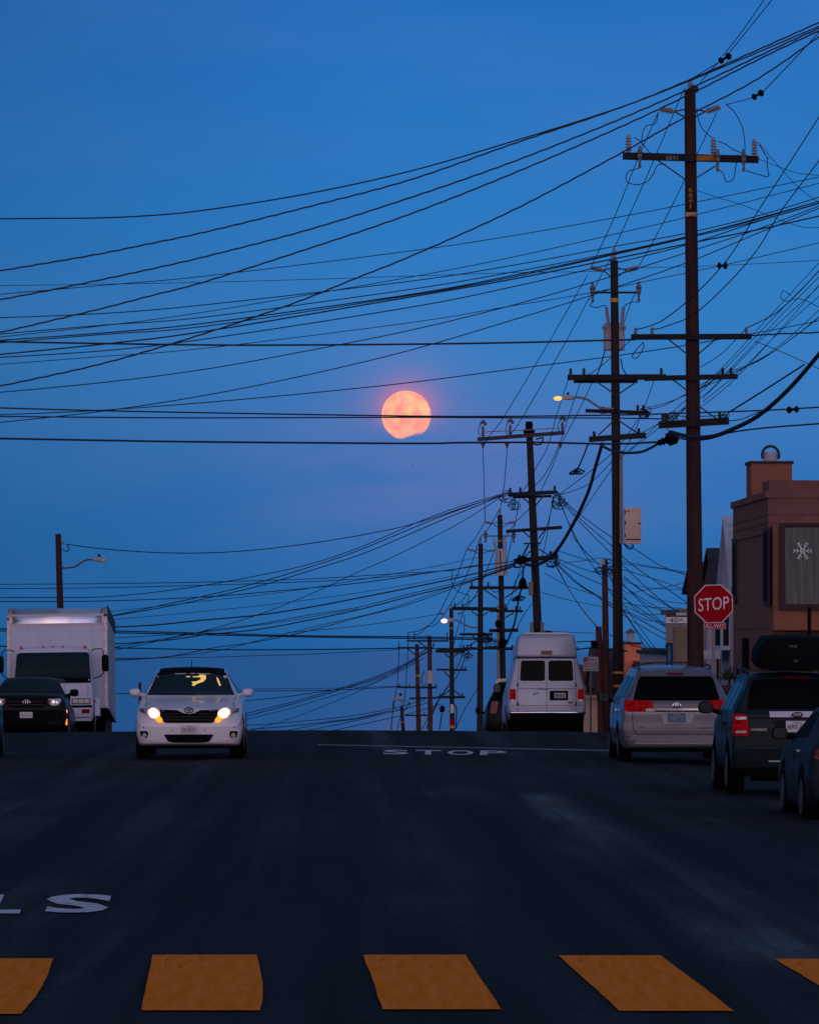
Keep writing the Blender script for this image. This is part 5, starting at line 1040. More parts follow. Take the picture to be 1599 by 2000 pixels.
def ring_mark(x, y, z, rx, rz, th, parts, m, parent, name='emblem'):
    b = MB(); el = lambda cx, cz, a, c: [(cx+a*math.cos(t_), y, cz+c*math.sin(t_)) for t_ in [2*math.pi*k/24 for k in range(25)]]
    b.tube(el(x, z, rx, rz), th, 5)
    for cx, cz, a, c in parts: b.tube(el(x+cx, z+cz, a, c), th*.8, 5)
    return b.build(name, m, parent)
def T_mark(rx, rz): return [(0, rz*.45, rx*.66, rz*.45), (0, -rz*.05, rx*.28, rz*.88)]
def quad(x0, x1, z0, z1): return [(x0, z0), (x1, z0), (x1, z1), (x0, z1)]
def mirrorx(p): return [(-a, b_) for a, b_ in p][::-1]
P_white = mat('white_paint', (.66, .62, .66), .32, var=.03, scale=2, spec=.5, coat=.6)
P_silver = mat('silver_paint', (.115, .108, .128), .36, .3, var=.04, scale=2, spec=.5, coat=.5)
P_vansil = mat('pale_silver_paint', (.37, .39, .49), .42, .15, var=.04, scale=2, spec=.5, coat=.3)
P_green = mat('dark_green_blue_paint', (.005, .015, .020), .42, .0, var=.06, scale=2, spec=.13, coat=.03)
P_blue = mat('blue_grey_paint', (.009, .014, .021), .55, .0, var=.05, scale=2, spec=.12, coat=.0)
P_black = mat('black_paint', (.005, .006, .008), .32, var=.05, spec=.10, coat=.0)
P_truck = mat('truck_white_paint', (.52, .54, .64), .45, var=.05, scale=1.5, spec=.4)
def pxloc(px, py, d): return P(px, py, d)

# ---- white hatchback coming towards the camera
d = 94.6; k = d/F; q = P(368.5, 1491, d)
gl = g(q.x, d)
v = Car('hatchback', (q.x, d, gl), 0, 0, 'white hatchback with lit headlights driving towards the camera', 'car', P_white, [
 (.00, .30, .60, .46, .70, .60, .72, .74, .56, .80), (.05, .27, .74, .46, .84, .64, .84, .80, .62, .88), (.22, .24, .84, .50, .925, .74, .90, .87, .68, .93), (.6, .22, .88, .58, .945, .86, .91, .95, .72, 1.0),
 (1.25, .22, .90, .60, .945, .96, .91, 1.07, .80, 1.11), (1.42, .22, .90, .60, .945, .98, .91, 1.14, .78, 1.18), (2.15, .22, .90, .60, .945, 1.02, .90, 1.50, .62, 1.56), (2.45, .22, .90, .6, .945, 1.02, .90, 1.55, .60, 1.60), (3.8, .24, .90, .62, .945, 1.05, .90, 1.50, .58, 1.56),
 (4.55, .28, .88, .65, .93, 1.05, .86, 1.25, .60, 1.30), (4.78, .32, .80, .65, .86, .95, .78, 1.02, .56, 1.04)])
ws = v.panel('windshield', [(-.775, 1.115), (.775, 1.115), (.70, 1.28), (.61, 1.505), (.3, 1.525), (0, 1.53), (-.3, 1.525), (-.61, 1.505), (-.70, 1.28)], M_glasst)
v.panel('roof_panel', [(-.585, 2.1), (.585, 2.1), (.56, 2.6), (.55, 3.8), (-.55, 3.8), (-.56, 2.6)], M_dark, 't', off=.006)
v.panel('sun_band', [(-.632, 1.455), (-.598, 1.535), (-.5, 1.575), (.5, 1.575), (.598, 1.535), (.632, 1.455), (.3, 1.495), (0, 1.50), (-.3, 1.495)], M_dark, off=.012, th=.01)
gr_ = v.panel('grille', [(-.52, .875), (-.50, .70), (-.40, .64), (.40, .64), (.50, .70), (.52, .875), (.20, .865), (.10, .815), (0, .80), (-.10, .815), (-.20, .865)], M_dark)
for z_ in (.69, .74, .79): v.panel('grille_bar', quad(-.46, .46, z_, z_+.012) if z_ < .78 else quad(-.5, -.16, z_, z_+.012), M_dsteel, off=.016, par=gr_)
v.panel('grille_bar', quad(.16, .5, .79, .802), M_dsteel, off=.016, par=gr_)
yy = v.surf(0, .865); ring_mark(0, yy-.03, .862, .078, .048, .008, T_mark(.078, .048), M_dsteel, v.root)
v.panel('lower_grille', [(-.44, .44), (-.36, .315), (-.25, .295), (.25, .295), (.36, .315), (.44, .44)], M_under, round_=.03)
for sg in (-1, 1):
    pts = [(.50, .86), (.50, .80), (.60, .745), (.74, .77), (.875, .83), (.885, .895), (.70, .90)]
    h_ = v.panel('headlight', [(a, c) for a, c in pts] if sg > 0 else mirrorx(pts), M_lens, th=.03)
    pts = [(.76, .80), (.87, .84), (.878, .885), (.80, .885)]; v.panel('turn_reflector', pts if sg > 0 else mirrorx(pts), M_redd, off=.014, par=h_)
    cx, cz = sg*.612, .812; v.panel('glow_ring', [(cx+.112*math.cos(a), cz+.094*math.sin(a)+sg*.02*math.cos(a)) for a in [2*math.pi*i/20 for i in range(20)]], mat('glow_ring_lit', (1, .6, .5), .4, emis=(1, .40, .24), es=1.15), off=.012, par=h_)  # peach glow round the beam, put in as an emissive ring
    pts = [(cx+.074*math.cos(a), cz+.072*math.sin(a)+sg*.10*.2*math.cos(a)) for a in [2*math.pi*i/20 for i in range(20)]]; v.panel('lit_beam', pts, M_head, off=.02, par=h_, th=.03)
    pts = [(.50, .76), (.455, .70), (.46, .655), (.53, .652), (.575, .70), (.60, .735)]; v.panel('turn_signal', pts if sg > 0 else mirrorx(pts), M_amber, off=.02, par=h_, round_=.02)
    pts = [(.72, .50), (.705, .44), (.73, .38), (.83, .36), (.855, .50)]; fp = v.panel('fog_lamp_pocket', pts if sg > 0 else mirrorx(pts), M_dark, off=.008, round_=.02)
    cx, cz = sg*.775, .425; v.panel('fog_lamp', [(cx+.038*math.cos(a), cz+.042*math.sin(a)) for a in [2*math.pi*i/14 for i in range(14)]], M_lens, off=.02, par=fp)
    for a, c in ((.79, .565), (.285, .51)): v.panel('parking_sensor', [(sg*a+.011*math.cos(t_), c+.012*math.sin(t_)) for t_ in [2*math.pi*i/8 for i in range(8)]], M_dark, off=.01)
    pts = [(.62, .345), (.87, .40), (.88, .375), (.62, .325)]; v.panel('bumper_crease', pts if sg > 0 else mirrorx(pts), P_white, off=.018)
    pts = [(.77, 1.10), (.80, 1.09), (.765, .92), (.755, .92)]; v.panel('bonnet_gap', [(.79, 1.085), (.80, 1.085), (.772, .99), (.775, .915), (.763, .915), (.76, .99)] if sg > 0 else mirrorx([(.79, 1.085), (.80, 1.085), (.772, .99), (.775, .915), (.763, .915), (.76, .99)]), M_seam, off=.006)
    v.mirror(sg*1.0, 1.65, 1.155, .20, .15, P_white); v.wheel(sg*.82, .92, .355, .25); v.wheel(sg*.82, 3.7, .355, .25)
    v.arch(.92, .42, 'l' if sg < 0 else 'r'); v.arch(3.7, .42, 'l' if sg < 0 else 'r')
    v.panel('side_window', [(1.75, 1.08), (3.9, 1.12), (3.5, 1.45), (2.4, 1.47)], M_glass, 'l' if sg < 0 else 'r')
v.panel('wiper', [(-.6, 1.125), (.1, 1.12), (.1, 1.135), (-.6, 1.145)], M_dark, off=.02); v.panel('bumper_lip', quad(-.62, .62, .262, .285), P_white, off=.012)
v.plate(.008, .53, .295, .145, 'DIOPAT', M_platew, M_ink)
pl_ = [c for c in C.objects if c.parent == v.root and c.name.startswith('number_plate')][0]; sign_text('*', -.125, -.098, .50, .54, v.surf(0, .53)-.035, M_signr, pl_)
b = MB(); b.tube([(-.02, 2.6, 1.58), (-.022, 2.75, 1.735)], .008, 5); b.build('antenna', M_dark, v.root)
b = MB(); b.box(-.72, .72, .3, 4.5, .19, .3); b.build('underbody', M_under, v.root)
# yellow reflections on the windscreen, put in as glowing patches on the glass
M_glint = mat('windshield_glint_lit', (1, .7, .2), .5, var=.5, scale=25, emis=(1, .60, .10), es=.62)
glint = v.panel('windshield_glint', [(.02, 1.44), (.12, 1.445), (.15, 1.475), (.25, 1.465), (.26, 1.40), (.21, 1.345), (.10, 1.31), (.05, 1.27), (.01, 1.285), (.03, 1.32), (0, 1.345), (.10, 1.355), (.17, 1.39), (.15, 1.425), (.02, 1.425)], M_glint, off=.012, par=ws, th=.004)
v.panel('windshield_glint', [(.44, 1.43), (.475, 1.40), (.53, 1.28), (.50, 1.275), (.455, 1.37)], M_glint, off=.012, par=ws, th=.004)
v.panel('windshield_glint', [(-.10, 1.43), (-.03, 1.425), (-.02, 1.44), (-.09, 1.445)], M_glint, off=.012, par=ws, th=.004)

# ---- box truck facing the camera
d = 130; k = d/F; sc = .001873; cu = 690
q = P(cu/6.66, 1444, d); Ttr = empty('box_truck', (q.x, d, q.z-.0), 'white box truck with a silver box front, parked facing the camera', 'truck', rot=(-.095, -.014, 0))
X_ = lambda u: (u-cu)*sc
def TB(nm, m, x0, x1, y0, y1, z0, z1, par=None): b = MB(); b.box(x0, x1, y0, y1, z0, z1); return b.build(nm, m, par or Ttr)
cab = Car.__new__(Car); cab.root = Ttr; cab.me = loft([(0, .42, .80, .8, .90, 1.2, .90, 1.38, .88, 1.40), (.05, .40, .88, .8, .955, 1.2, .94, 1.42, .90, 1.44), (.14, .40, .92, .8, .98, 1.25, .95, 1.75, .90, 1.76), (.28, .40, .94, .8, .99, 1.25, .96, 2.10, .86, 2.16), (.45, .4, .94, .8, .99, 1.25, .96, 2.18, .84, 2.24), (1.5, .4, .94, .8, .99, 1.25, .96, 2.20, .84, 2.26), (1.6, .42, .9, .8, .96, 1.25, .94, 2.15, .82, 2.2)])
cab.me.name = 'cab'; cab.me.materials.append(P_truck); cb_ = bpy.data.objects.new('cab', cab.me); C.objects.link(cb_); cb_.parent = Ttr
cab.bvh = BVHTree.FromPolygons([v_.co for v_ in cab.me.vertices], [tuple(p.vertices) for p in cab.me.polygons])
cab.panel('windshield', [(-.92, 1.30), (.92, 1.30), (.87, 2.03), (.8, 2.07), (-.8, 2.07), (-.87, 2.03)], M_glasst, off=.012, round_=.06)
cab.panel('wiper', [(-.1, 1.47), (.4, 1.44), (.7, 1.36), (.7, 1.34), (.35, 1.425), (-.1, 1.455)], M_dark, off=.03)
cab.panel('windshield_rubber', [(.32, 1.32), (.9, 1.32), (.9, 1.42), (.5, 1.43), (.25, 1.46)], M_under, off=.016)
for u in (280, 563, 688, 815, 1100):
    b = MB(); x = X_(u); yq = .33 if abs(x) > .5 else .36; b.lathe((x, yq, 2.16), (x, yq, 2.245), [(0, .038), (.3, .04), (.6, .034), (.85, .018), (1, .006)], 8); b.build('marker_light', mat('marker_lens', (.42, .03, .02), .3, emis=(.5, .02, .01), es=.12), Ttr)
for z0, z1, m_, nm in ((.79, .93, M_lens, 'headlight'),):
    for sg in (-1, 1): 
        pts = quad(.46, .90, z0, z1); hl = cab.panel('headlight', pts if sg > 0 else mirrorx(pts), M_dark, off=.012); 
        for a in (.48, .62, .76): pts = quad(a, a+.12, z0+.02, z1-.02); cab.panel('lens', pts if sg > 0 else mirrorx(pts), M_lens, off=.02, par=hl)
cab.panel('grille', quad(-.42, .42, .80, 1.0), M_dark, off=.01)
cab.panel('panel_gap', quad(.28, .285, .95, 1.28), M_seam, off=.006); cab.panel('panel_gap', quad(.845, .852, .95, 1.26), M_seam, off=.006)
yq = cab.surf(.7, 1.17) if False else .0
sign_text('3500', .62, .80, 1.17, 1.21, .02, M_ink, Ttr)
sgn = -1
bp_ = TB('bumper', P_truck, -.92, .92, -.10, .04, .38, .70); TB('step', M_dark, -.94, .94, -.06, .2, .70, .76)
M_brick = M_signr; TB('sticker', M_signr, .70, .89, -.125, -.102, .56, .66, bp_); TB('bumper_groove', M_dsteel, -.9, .9, -.112, -.102, .455, .475, bp_)
TB('mudguard', P_truck, 1.0, 1.12, .15, .5, .52, .95); TB('marker_light', M_redd, .96, 1.02, .1, .2, .84, .90)
for sg in (-1, 1):
    b = MB(); b.tube([(sg*.93, .25, 2.1), (sg*1.02, .12, 2.13), (sg*1.16, .12, 2.13), (sg*1.22, .12, 2.05), (sg*1.22, .12, 1.55), (sg*1.14, .14, 1.47), (sg*.97, .25, 1.43)], .014, 6); ma = b.build('mirror_arm', M_dark, Ttr)
    b = MB(); n = 16; sup = lambda t_, e: math.copysign(abs(t_)**e, t_)
    ring = [(sg*1.26+sup(math.cos(2*math.pi*i/n), .5)*.085, sup(math.sin(2*math.pi*i/n), .35)*.20+1.78) for i in range(n)]
    b.add([(a, .06, c) for a, c in ring]+[(a, .16, c) for a, c in ring], [tuple(range(n)), tuple(range(n, 2*n))[::-1]]+[(i, i+n, (i+1) % n+n, (i+1) % n) for i in range(n)]); b.build('mirror', M_dark, ma)
# box
x0, x1 = X_(62), X_(1350); yb = 1.75; L = 4.5
M_boxf = mat('box_front_panel', (.45, .47, .57), .5, var=.05, scale=1.5, spec=.4); M_alu = mat('bright_aluminium', (.80, .76, .76), .2, .9, var=.08, scale=1.2); M_trim = mat('corner_trim', (.42, .36, .33), .42, .5, var=.25, scale=14)
bx_ = TB('cargo_box', M_boxf, x0, x1, yb, yb+L, .82, 3.06); bx_.scale.z = 1.028; Ttr.location.z += .04
M_seamb = mat('panel_seam', (.40, .39, .45), .6, var=.05)
for u in (310, 470, 620, 890, 1165): TB('panel_seam', M_seamb, X_(u)-.005, X_(u)+.005, yb-.004, yb+.01, .9, 2.82, bx_)
# curved aluminium nose cap, rising back to the roof
n = 10; vs = []; xa, xb_ = x0+.12, x1-.12
for i in range(n+1):
    a = math.pi/2*i/n; yv = yb-.012+.42*(i/n)**4.5; zv = 2.84+.40*i/n; vs += [(xa, yv, zv), (xb_, yv, zv)]
b = MB(); b.add(vs+[(xa, yb+.6, 3.24), (xb_, yb+.6, 3.24), (xa, yb+.6, 2.84), (xb_, yb+.6, 2.84)], [(2*i, 2*i+1, 2*i+3, 2*i+2) for i in range(n+1)]+[(2*n+2, 2*n+3, 2*n+5, 2*n+4)]+[tuple([2*i for i in range(n+2)]+[2*n+4]), tuple([2*i+1 for i in range(n+2)]+[2*n+5])[::-1]]); b.build('nose_cap', M_alu, bx_, smooth=False)
for f in C.objects['nose_cap'].data.polygons: f.use_smooth = len(f.vertices) == 4
for xa, xb_ in ((x0-.01, x0+.118), (x1-.118, x1+.01)):
    b = MB(); prf = [(yb-.02+.42*(i/n)**4.5, 2.84+.41*i/n) for i in range(n+1)]+[(yb+L, 3.26), (yb+L, 2.84)]
    m_ = len(prf); b.add([(xa, y, z) for y, z in prf]+[(xb_, y, z) for y, z in prf], [tuple(range(m_)), tuple(range(m_, 2*m_))[::-1]]+[(i, (i+1) % m_, (i+1) % m_+m_, i+m_) for i in range(m_)]); b.build('corner_cap', M_trim, bx_)
TB('corner_trim', M_trim, x0-.012, x0+.075, yb-.02, yb-.003, .84, 2.84, bx_); TB('corner_trim', M_trim, x1-.075, x1+.012, yb-.02, yb-.003, .84, 2.84, bx_)
TB('roof', M_trim, x0+.11, x1-.11, yb+.6, yb+L, 3.07, 3.25, bx_); TB('seam_strip', M_trim, x0+.12, x1-.12, yb-.022, yb-.006, 2.80, 2.838, bx_)
b = MB()
for i in range(38): xx = x0+.15+i*(x1-x0-.3)/37; b.box(xx-.008, xx+.008, yb-.03, yb-.023, 2.812, 2.828)
for zz in [1.0+i*.09 for i in range(20)]:
    for xx in (x0+.05, x1-.05): b.box(xx-.008, xx+.008, yb-.03, yb-.021, zz-.008, zz+.008)
b.build('rivets', M_dsteel, bx_); TB('side_panel', mat('box_side_panel', (.40, .41, .47), .5, var=.06), x1+.0005, x1+.012, yb+.02, yb+L, .95, 2.9, bx_)
TB('side_rail', M_trim, x1-.01, x1+.03, yb+.02, yb+L+.02, .80, .94, bx_); TB('side_rail', M_dsteel, x1-.01, x1+.03, yb+.3, yb+L+.02, 3.0, 3.27, bx_)
TB('marker_light', M_redd, x0-.02, x0+.04, yb-.05, yb-.02, 2.92, 2.98, bx_); TB('marker_light', M_dark, x1-.06, x1-.0, yb-.05, yb-.02, 3.0, 3.05, bx_)
TB('chassis', M_under, -.85, .85, .2, yb+L, .45, .80)
for wx, wy in ((-.85, .7), (.85, .7), (-.95, 4.6), (.95, 4.6)): cab.wheel(wx, wy, .40, .24)
TB('mud_flap', M_dsteel, .95, 1.2, 5.2, 5.22, .35, .8)

# ---- dark pickup in front of it
d = 125; q = P(342/6.66, 1450, d)
v = Car('pickup_truck', (q.x, d, q.z), -.09, 0, 'dark pickup truck parked nose towards the camera, in front of the box truck', 'pickup', P_black, [
 (0, .38, .74, .6, .84, .84, .80, .98, .66, 1.02), (.04, .35, .80, .6, .90, .88, .86, 1.02, .74, 1.06), (.15, .33, .84, .62, .925, .95, .88, 1.08, .78, 1.12), (1.2, .33, .86, .65, .92, 1.08, .88, 1.18, .82, 1.22), (1.35, .33, .86, .65, .92, 1.1, .88, 1.24, .80, 1.28),
 (1.95, .33, .86, .65, .92, 1.12, .87, 1.60, .62, 1.66), (2.2, .33, .86, .65, .92, 1.12, .87, 1.64, .60, 1.69), (3.0, .33, .86, .65, .92, 1.12, .87, 1.62, .60, 1.68), (3.2, .33, .86, .65, .92, 1.10, .87, 1.16, .8, 1.18), (5.2, .36, .86, .65, .92, 1.08, .87, 1.12, .8, 1.13)])
v.panel('windshield', [(-.74, 1.29), (.74, 1.29), (.60, 1.585), (-.60, 1.585)], M_glasst, round_=.04)
gp = v.panel('grille', [(-.42, 1.0), (-.46, .92), (-.40, .80), (.40, .80), (.46, .92), (.42, 1.0)], M_dark, off=.012)
for z_ in (.86, .93): v.panel('grille_bar', quad(-.40, .40, z_, z_+.015), M_dsteel, off=.02, par=gp)
ring_mark(0, v.surf(0, .93)-.035, .925, .078, .05, .010, T_mark(.078, .05), M_chrome, v.root)
for sg in (-1, 1):
    pts = [(.50, .94), (.54, .87), (.62, .84), (.74, .86), (.80, .95), (.78, 1.02), (.62, 1.0), (.50, 1.0)]; h_ = v.panel('headlight', pts if sg > 0 else mirrorx(pts), M_lens, off=.014)
    pts = quad(.49, .545, .90, .985); v.panel('turn_reflector', pts if sg > 0 else mirrorx(pts), M_redd, off=.02, par=h_)
    for a in (.62, .71): v.panel('reflector', [(sg*a+.036*math.cos(t_), .93+.036*math.sin(t_)) for t_ in [2*math.pi*i/12 for i in range(12)]], M_chrome, off=.024, par=h_)
    pts = [(.60, .56), (.62, .48), (.72, .48), (.74, .56)]; v.panel('fog_lamp', pts if sg > 0 else mirrorx(pts), M_dark, off=.01)
    v.mirror(sg*1.02, 1.6, 1.27, .21, .17, M_dark); v.wheel(sg*.80, .95, .37, .25); v.wheel(sg*.80, 4.15, .37, .25); v.arch(.95, .46, 'l' if sg < 0 else 'r', .3)
v.panel('bumper', [(-.86, .74), (-.84, .50), (.84, .50), (.86, .74)], M_dark, off=.03, round_=.05); v.panel('lower_grille', quad(-.5, .5, .40, .5), M_under, off=.02)
v.plate(-.005, .625, .29, .135, '7N11273', M_platew, M_ink, proud=.05)
b = MB(); b.box(.895, .925, .25, .32, .42, .56); b.box(.90, .93, .22, .27, .70, .76); b.build('side_marker_or_glint', M_amber, v.root)  # orange reflection on the pickup's flank, put in as glowing amber blocks
b = MB(); b.box(-.8, .8, .2, 5, .3, .42); b.build('underbody', M_under, v.root)

# ---- silver minivan
def rear_car(): pass
d = 95; xc = P(1321, 1400, d).x
v = Car('minivan', (xc, d, g(xc, d)), 0, 0, 'silver minivan with roof rails and red tail lamps, parked at the right kerb', 'minivan', P_silver, [
 (0, .34, .70, .55, .86, .92, .87, 1.04, .78, 1.06), (.03, .30, .80, .56, .93, .96, .91, 1.10, .82, 1.12), (.12, .27, .88, .60, .97, 1.04, .93, 1.30, .77, 1.36), (.26, .25, .92, .62, .985, 1.08, .94, 1.54, .70, 1.60), (.42, .25, .93, .62, .985, 1.1, .945, 1.62, .68, 1.67),
 (2.2, .25, .93, .62, .985, 1.1, .945, 1.66, .68, 1.72), (3.3, .25, .93, .62, .985, 1.08, .945, 1.60, .67, 1.67), (3.8, .25, .93, .6, .985, 1.05, .94, 1.36, .74, 1.42), (4.3, .25, .92, .6, .98, .98, .92, 1.06, .80, 1.10), (4.95, .27, .85, .55, .92, .82, .84, .88, .66, .92), (5.08, .32, .75, .5, .8, .7, .7, .76, .5, .78)])
rw = v.panel('rear_window', [(-.765, 1.115), (.765, 1.115), (.70, 1.35), (.645, 1.53), (-.645, 1.53), (-.70, 1.35)], M_glass, round_=.05)
v.panel('spoiler', [(-.63, 1.545), (.63, 1.545), (.60, 1.615), (-.60, 1.615)], P_silver, off=.05, th=.12); v.panel('brake_light', quad(-.155, .125, 1.568, 1.602), M_redd, off=.06)
tr_ = v.panel('tailgate_trim', [(-.415, 1.095), (.415, 1.095), (.375, .94), (-.375, .94)], P_silver, off=.02)
v.panel('chrome_strip', quad(-.375, .375, .945, .975), M_chrome, off=.028, par=tr_, th=.01); v.panel('panel_gap', quad(-.37, .37, .915, .935), M_seam, off=.012)
ring_mark(0, v.surf(0, 1.02)-.04, 1.025, .066, .048, .010, T_mark(.066, .048), M_chrome, v.root)
for sg in (-1, 1):
    pts = [(.43, 1.10), (.76, 1.125), (.90, 1.12), (.915, .95), (.86, .92), (.38, .915)]
    tl = v.panel('tail_lamp', pts if sg > 0 else mirrorx(pts), M_red, off=.022); pts = quad(.385, .545, .925, .975); v.panel('reversing_lens', pts if sg > 0 else mirrorx(pts), M_lens, off=.03, par=tl)
    pts = [(.75, 1.12), (.762, 1.12), (.765, .93), (.755, .93)]; v.panel('panel_gap', pts if sg > 0 else mirrorx(pts), M_seam, off=.028, par=tl)
    sd_ = 'l' if sg < 0 else 'r'
    v.panel('side_window', [(.35, 1.16), (1.5, 1.14), (1.45, 1.52), (.50, 1.53)], M_glass, sd_, round_=.05); v.panel('side_window', [(1.58, 1.14), (2.7, 1.12), (2.65, 1.54), (1.55, 1.54)], M_glass, sd_, round_=.05); v.panel('side_window', [(2.78, 1.12), (3.9, 1.10), (3.45, 1.46), (2.75, 1.53)], M_glass, sd_, round_=.05)
    for y_ in (1.53, 2.73): v.panel('panel_gap', quad(y_, y_+.014, .35, 1.1), M_seam, sd_, off=.005)
    v.wheel(sg*.86, 1.0, .345, .23); v.wheel(sg*.86, 4.03, .345, .23); v.arch(1.0, .41, sd_); v.arch(4.03, .41, sd_)
    b = MB(); b.tube([(sg*.62, .5, 1.66), (sg*.63, .65, 1.715), (sg*.63, 1.0, 1.735), (sg*.63, 2.4, 1.74), (sg*.62, 2.7, 1.69)], .017, 6); b.build('roof_rail', M_dsteel, v.root)
    v.panel('door_handle', quad(1.62, 1.80, .92, .95), M_chrome, sd_, off=.03); v.panel('panel_gap', [(sg*.775, .90), (sg*.783, .90), (sg*.765, .60), (sg*.69, .515), (sg*.685, .525), (sg*.757, .61)] if sg > 0 else [(sg*.685, .525), (sg*.69, .515), (sg*.765, .60), (sg*.783, .90), (sg*.775, .90), (sg*.757, .61)], M_seam, off=.006)
    v.mirror(sg*1.10, 3.75, 1.13, .22, .19, M_dark, M_glasst)
b = MB(); b.tube([(-.63, 1.9, 1.74), (-.3, 1.9, 1.775), (.3, 1.9, 1.775), (.63, 1.9, 1.74)], .012, 6); b.tube([(-.63, 1.0, 1.735), (-.3, 1.0, 1.77), (.3, 1.0, 1.77), (.63, 1.0, 1.735)], .012, 6); b.build('roof_bar', M_dsteel, v.root)
rc = v.panel('plate_recess', [(-.28, .905), (.31, .905), (.275, .72), (-.22, .70)], mat('silver_bright', (.26, .24, .26), .4, .2), off=.006, round_=.04)
v.plate(.0, .815, .31, .155, '5NKF722', M_plateb, mat('plate_ink_pale', (.25, .28, .36), .5), proud=.03)
v.panel('panel_gap', quad(-.685, .685, .512, .522), M_seam, off=.006)
v.panel('tailgate_lip', quad(-.68, .68, .585, .60), P_silver, off=.016); v.panel('bumper', [(-.90, .50), (-.93, .40), (-.80, .30), (.80, .30), (.93, .40), (.90, .50)], P_silver, off=.055, th=.1, round_=.05); v.panel('bumper_crease', quad(-.72, .72, .35, .362), mat('silver_bright', (.34, .30, .32)), off=.062)
y_ = v.surf(-.6, .65); sign_text('SIENNA', -.68, -.56, .645, .66, y_-.012, M_dsteel, v.root); y_ = v.surf(.5, .64); sign_text('HANLEES', .40, .60, .625, .642, y_-.014, M_dsteel, v.root)
b = MB(); b.box(-.75, .75, .15, 4.8, .21, .32); b.tube([(.35, -.0, .27), (.35, .5, .27)], .035, 8); b.build('underbody', M_under, v.root)

# ---- green SUV with roof box
d = 75; xc = P(1556, 1400, d).x; gz = g(xc, d)
v = Car('suv', (xc, d, P(0, 1557.5, d).z), 0, 0, 'dark green SUV with a black roof box, parked at the right edge', 'suv', P_green, [
 (0, .44, .70, .6, .84, 1.0, .84, 1.14, .74, 1.16), (.03, .40, .80, .6, .88, 1.04, .88, 1.18, .79, 1.20), (.10, .36, .86, .62, .90, 1.10, .895, 1.42, .73, 1.46), (.20, .34, .87, .64, .90, 1.14, .89, 1.60, .67, 1.64), (.36, .34, .87, .64, .90, 1.15, .89, 1.66, .65, 1.70), (2.3, .34, .87, .64, .90, 1.14, .885, 1.67, .64, 1.72),
 (2.8, .34, .87, .64, .90, 1.12, .88, 1.58, .64, 1.64), (3.3, .34, .87, .64, .90, 1.06, .88, 1.16, .78, 1.2), (4.2, .36, .84, .6, .88, .95, .84, 1.02, .7, 1.06), (4.4, .42, .74, .58, .8, .8, .74, .9, .58, .92)])
v.panel('rear_window', [(-.70, 1.215), (.70, 1.215), (.665, 1.40), (.62, 1.60), (.5, 1.628), (-.5, 1.628), (-.62, 1.60), (-.665, 1.40)], M_glass, off=.012, round_=.05); v.panel('brake_light', quad(-.19, .19, 1.635, 1.66), M_redd, off=.03)
v.panel('wiper', [(-.1, 1.26), (.5, 1.30), (.5, 1.315), (-.1, 1.285)], M_dark, off=.03)
sv = v.panel('tailgate_strip', [(-.385, 1.185), (.385, 1.185), (.375, 1.105), (-.375, 1.105)], mat('satin_silver', (.50, .48, .56), .38, .3), off=.03); v.panel('panel_gap', quad(-.70, .70, 1.085, 1.10), M_seam, off=.012)
y_ = v.surf(0, 1.14)-.04; b = MB(); n = 20; b.add([(.088*math.cos(2*math.pi*i/n), y_, 1.143+.04*math.sin(2*math.pi*i/n)) for i in range(n)]+[(.088*math.cos(2*math.pi*i/n), y_+.03, 1.143+.04*math.sin(2*math.pi*i/n)) for i in range(n)], [tuple(range(n)), tuple(range(n, 2*n))[::-1]]+[(i, i+n, (i+1) % n+n, (i+1) % n) for i in range(n)])
em_ = b.build('emblem', mat('emblem_blue', (.01, .02, .06), .3), v.root); ring_mark(0, y_-.004, 1.143, .086, .038, .005, [], M_chrome, em_, 'emblem_rim'); sign_text('Ford', -.045, .045, 1.127, 1.16, y_-.004, M_chrome, em_)
v.panel('plate_recess', [(-.33, 1.06), (.33, 1.06), (.30, .90), (-.30, .90)], M_seam, off=.006, round_=.02); v.plate(.0, .975, .31, .155, '6JRK120', M_platew, M_ink, proud=.03)
y_ = v.surf(-.53, .93); eb = v.flat('model_badge', -.645, -.42, .912, .95, M_chrome, proud=.016, th=.01)[0]; sign_text('ESCAPE', -.635, -.43, .918, .944, y_-.018, M_ink, eb)
M_lamp = mat('satin_clear_lens', (.40, .30, .32), .2, var=.3, scale=20)
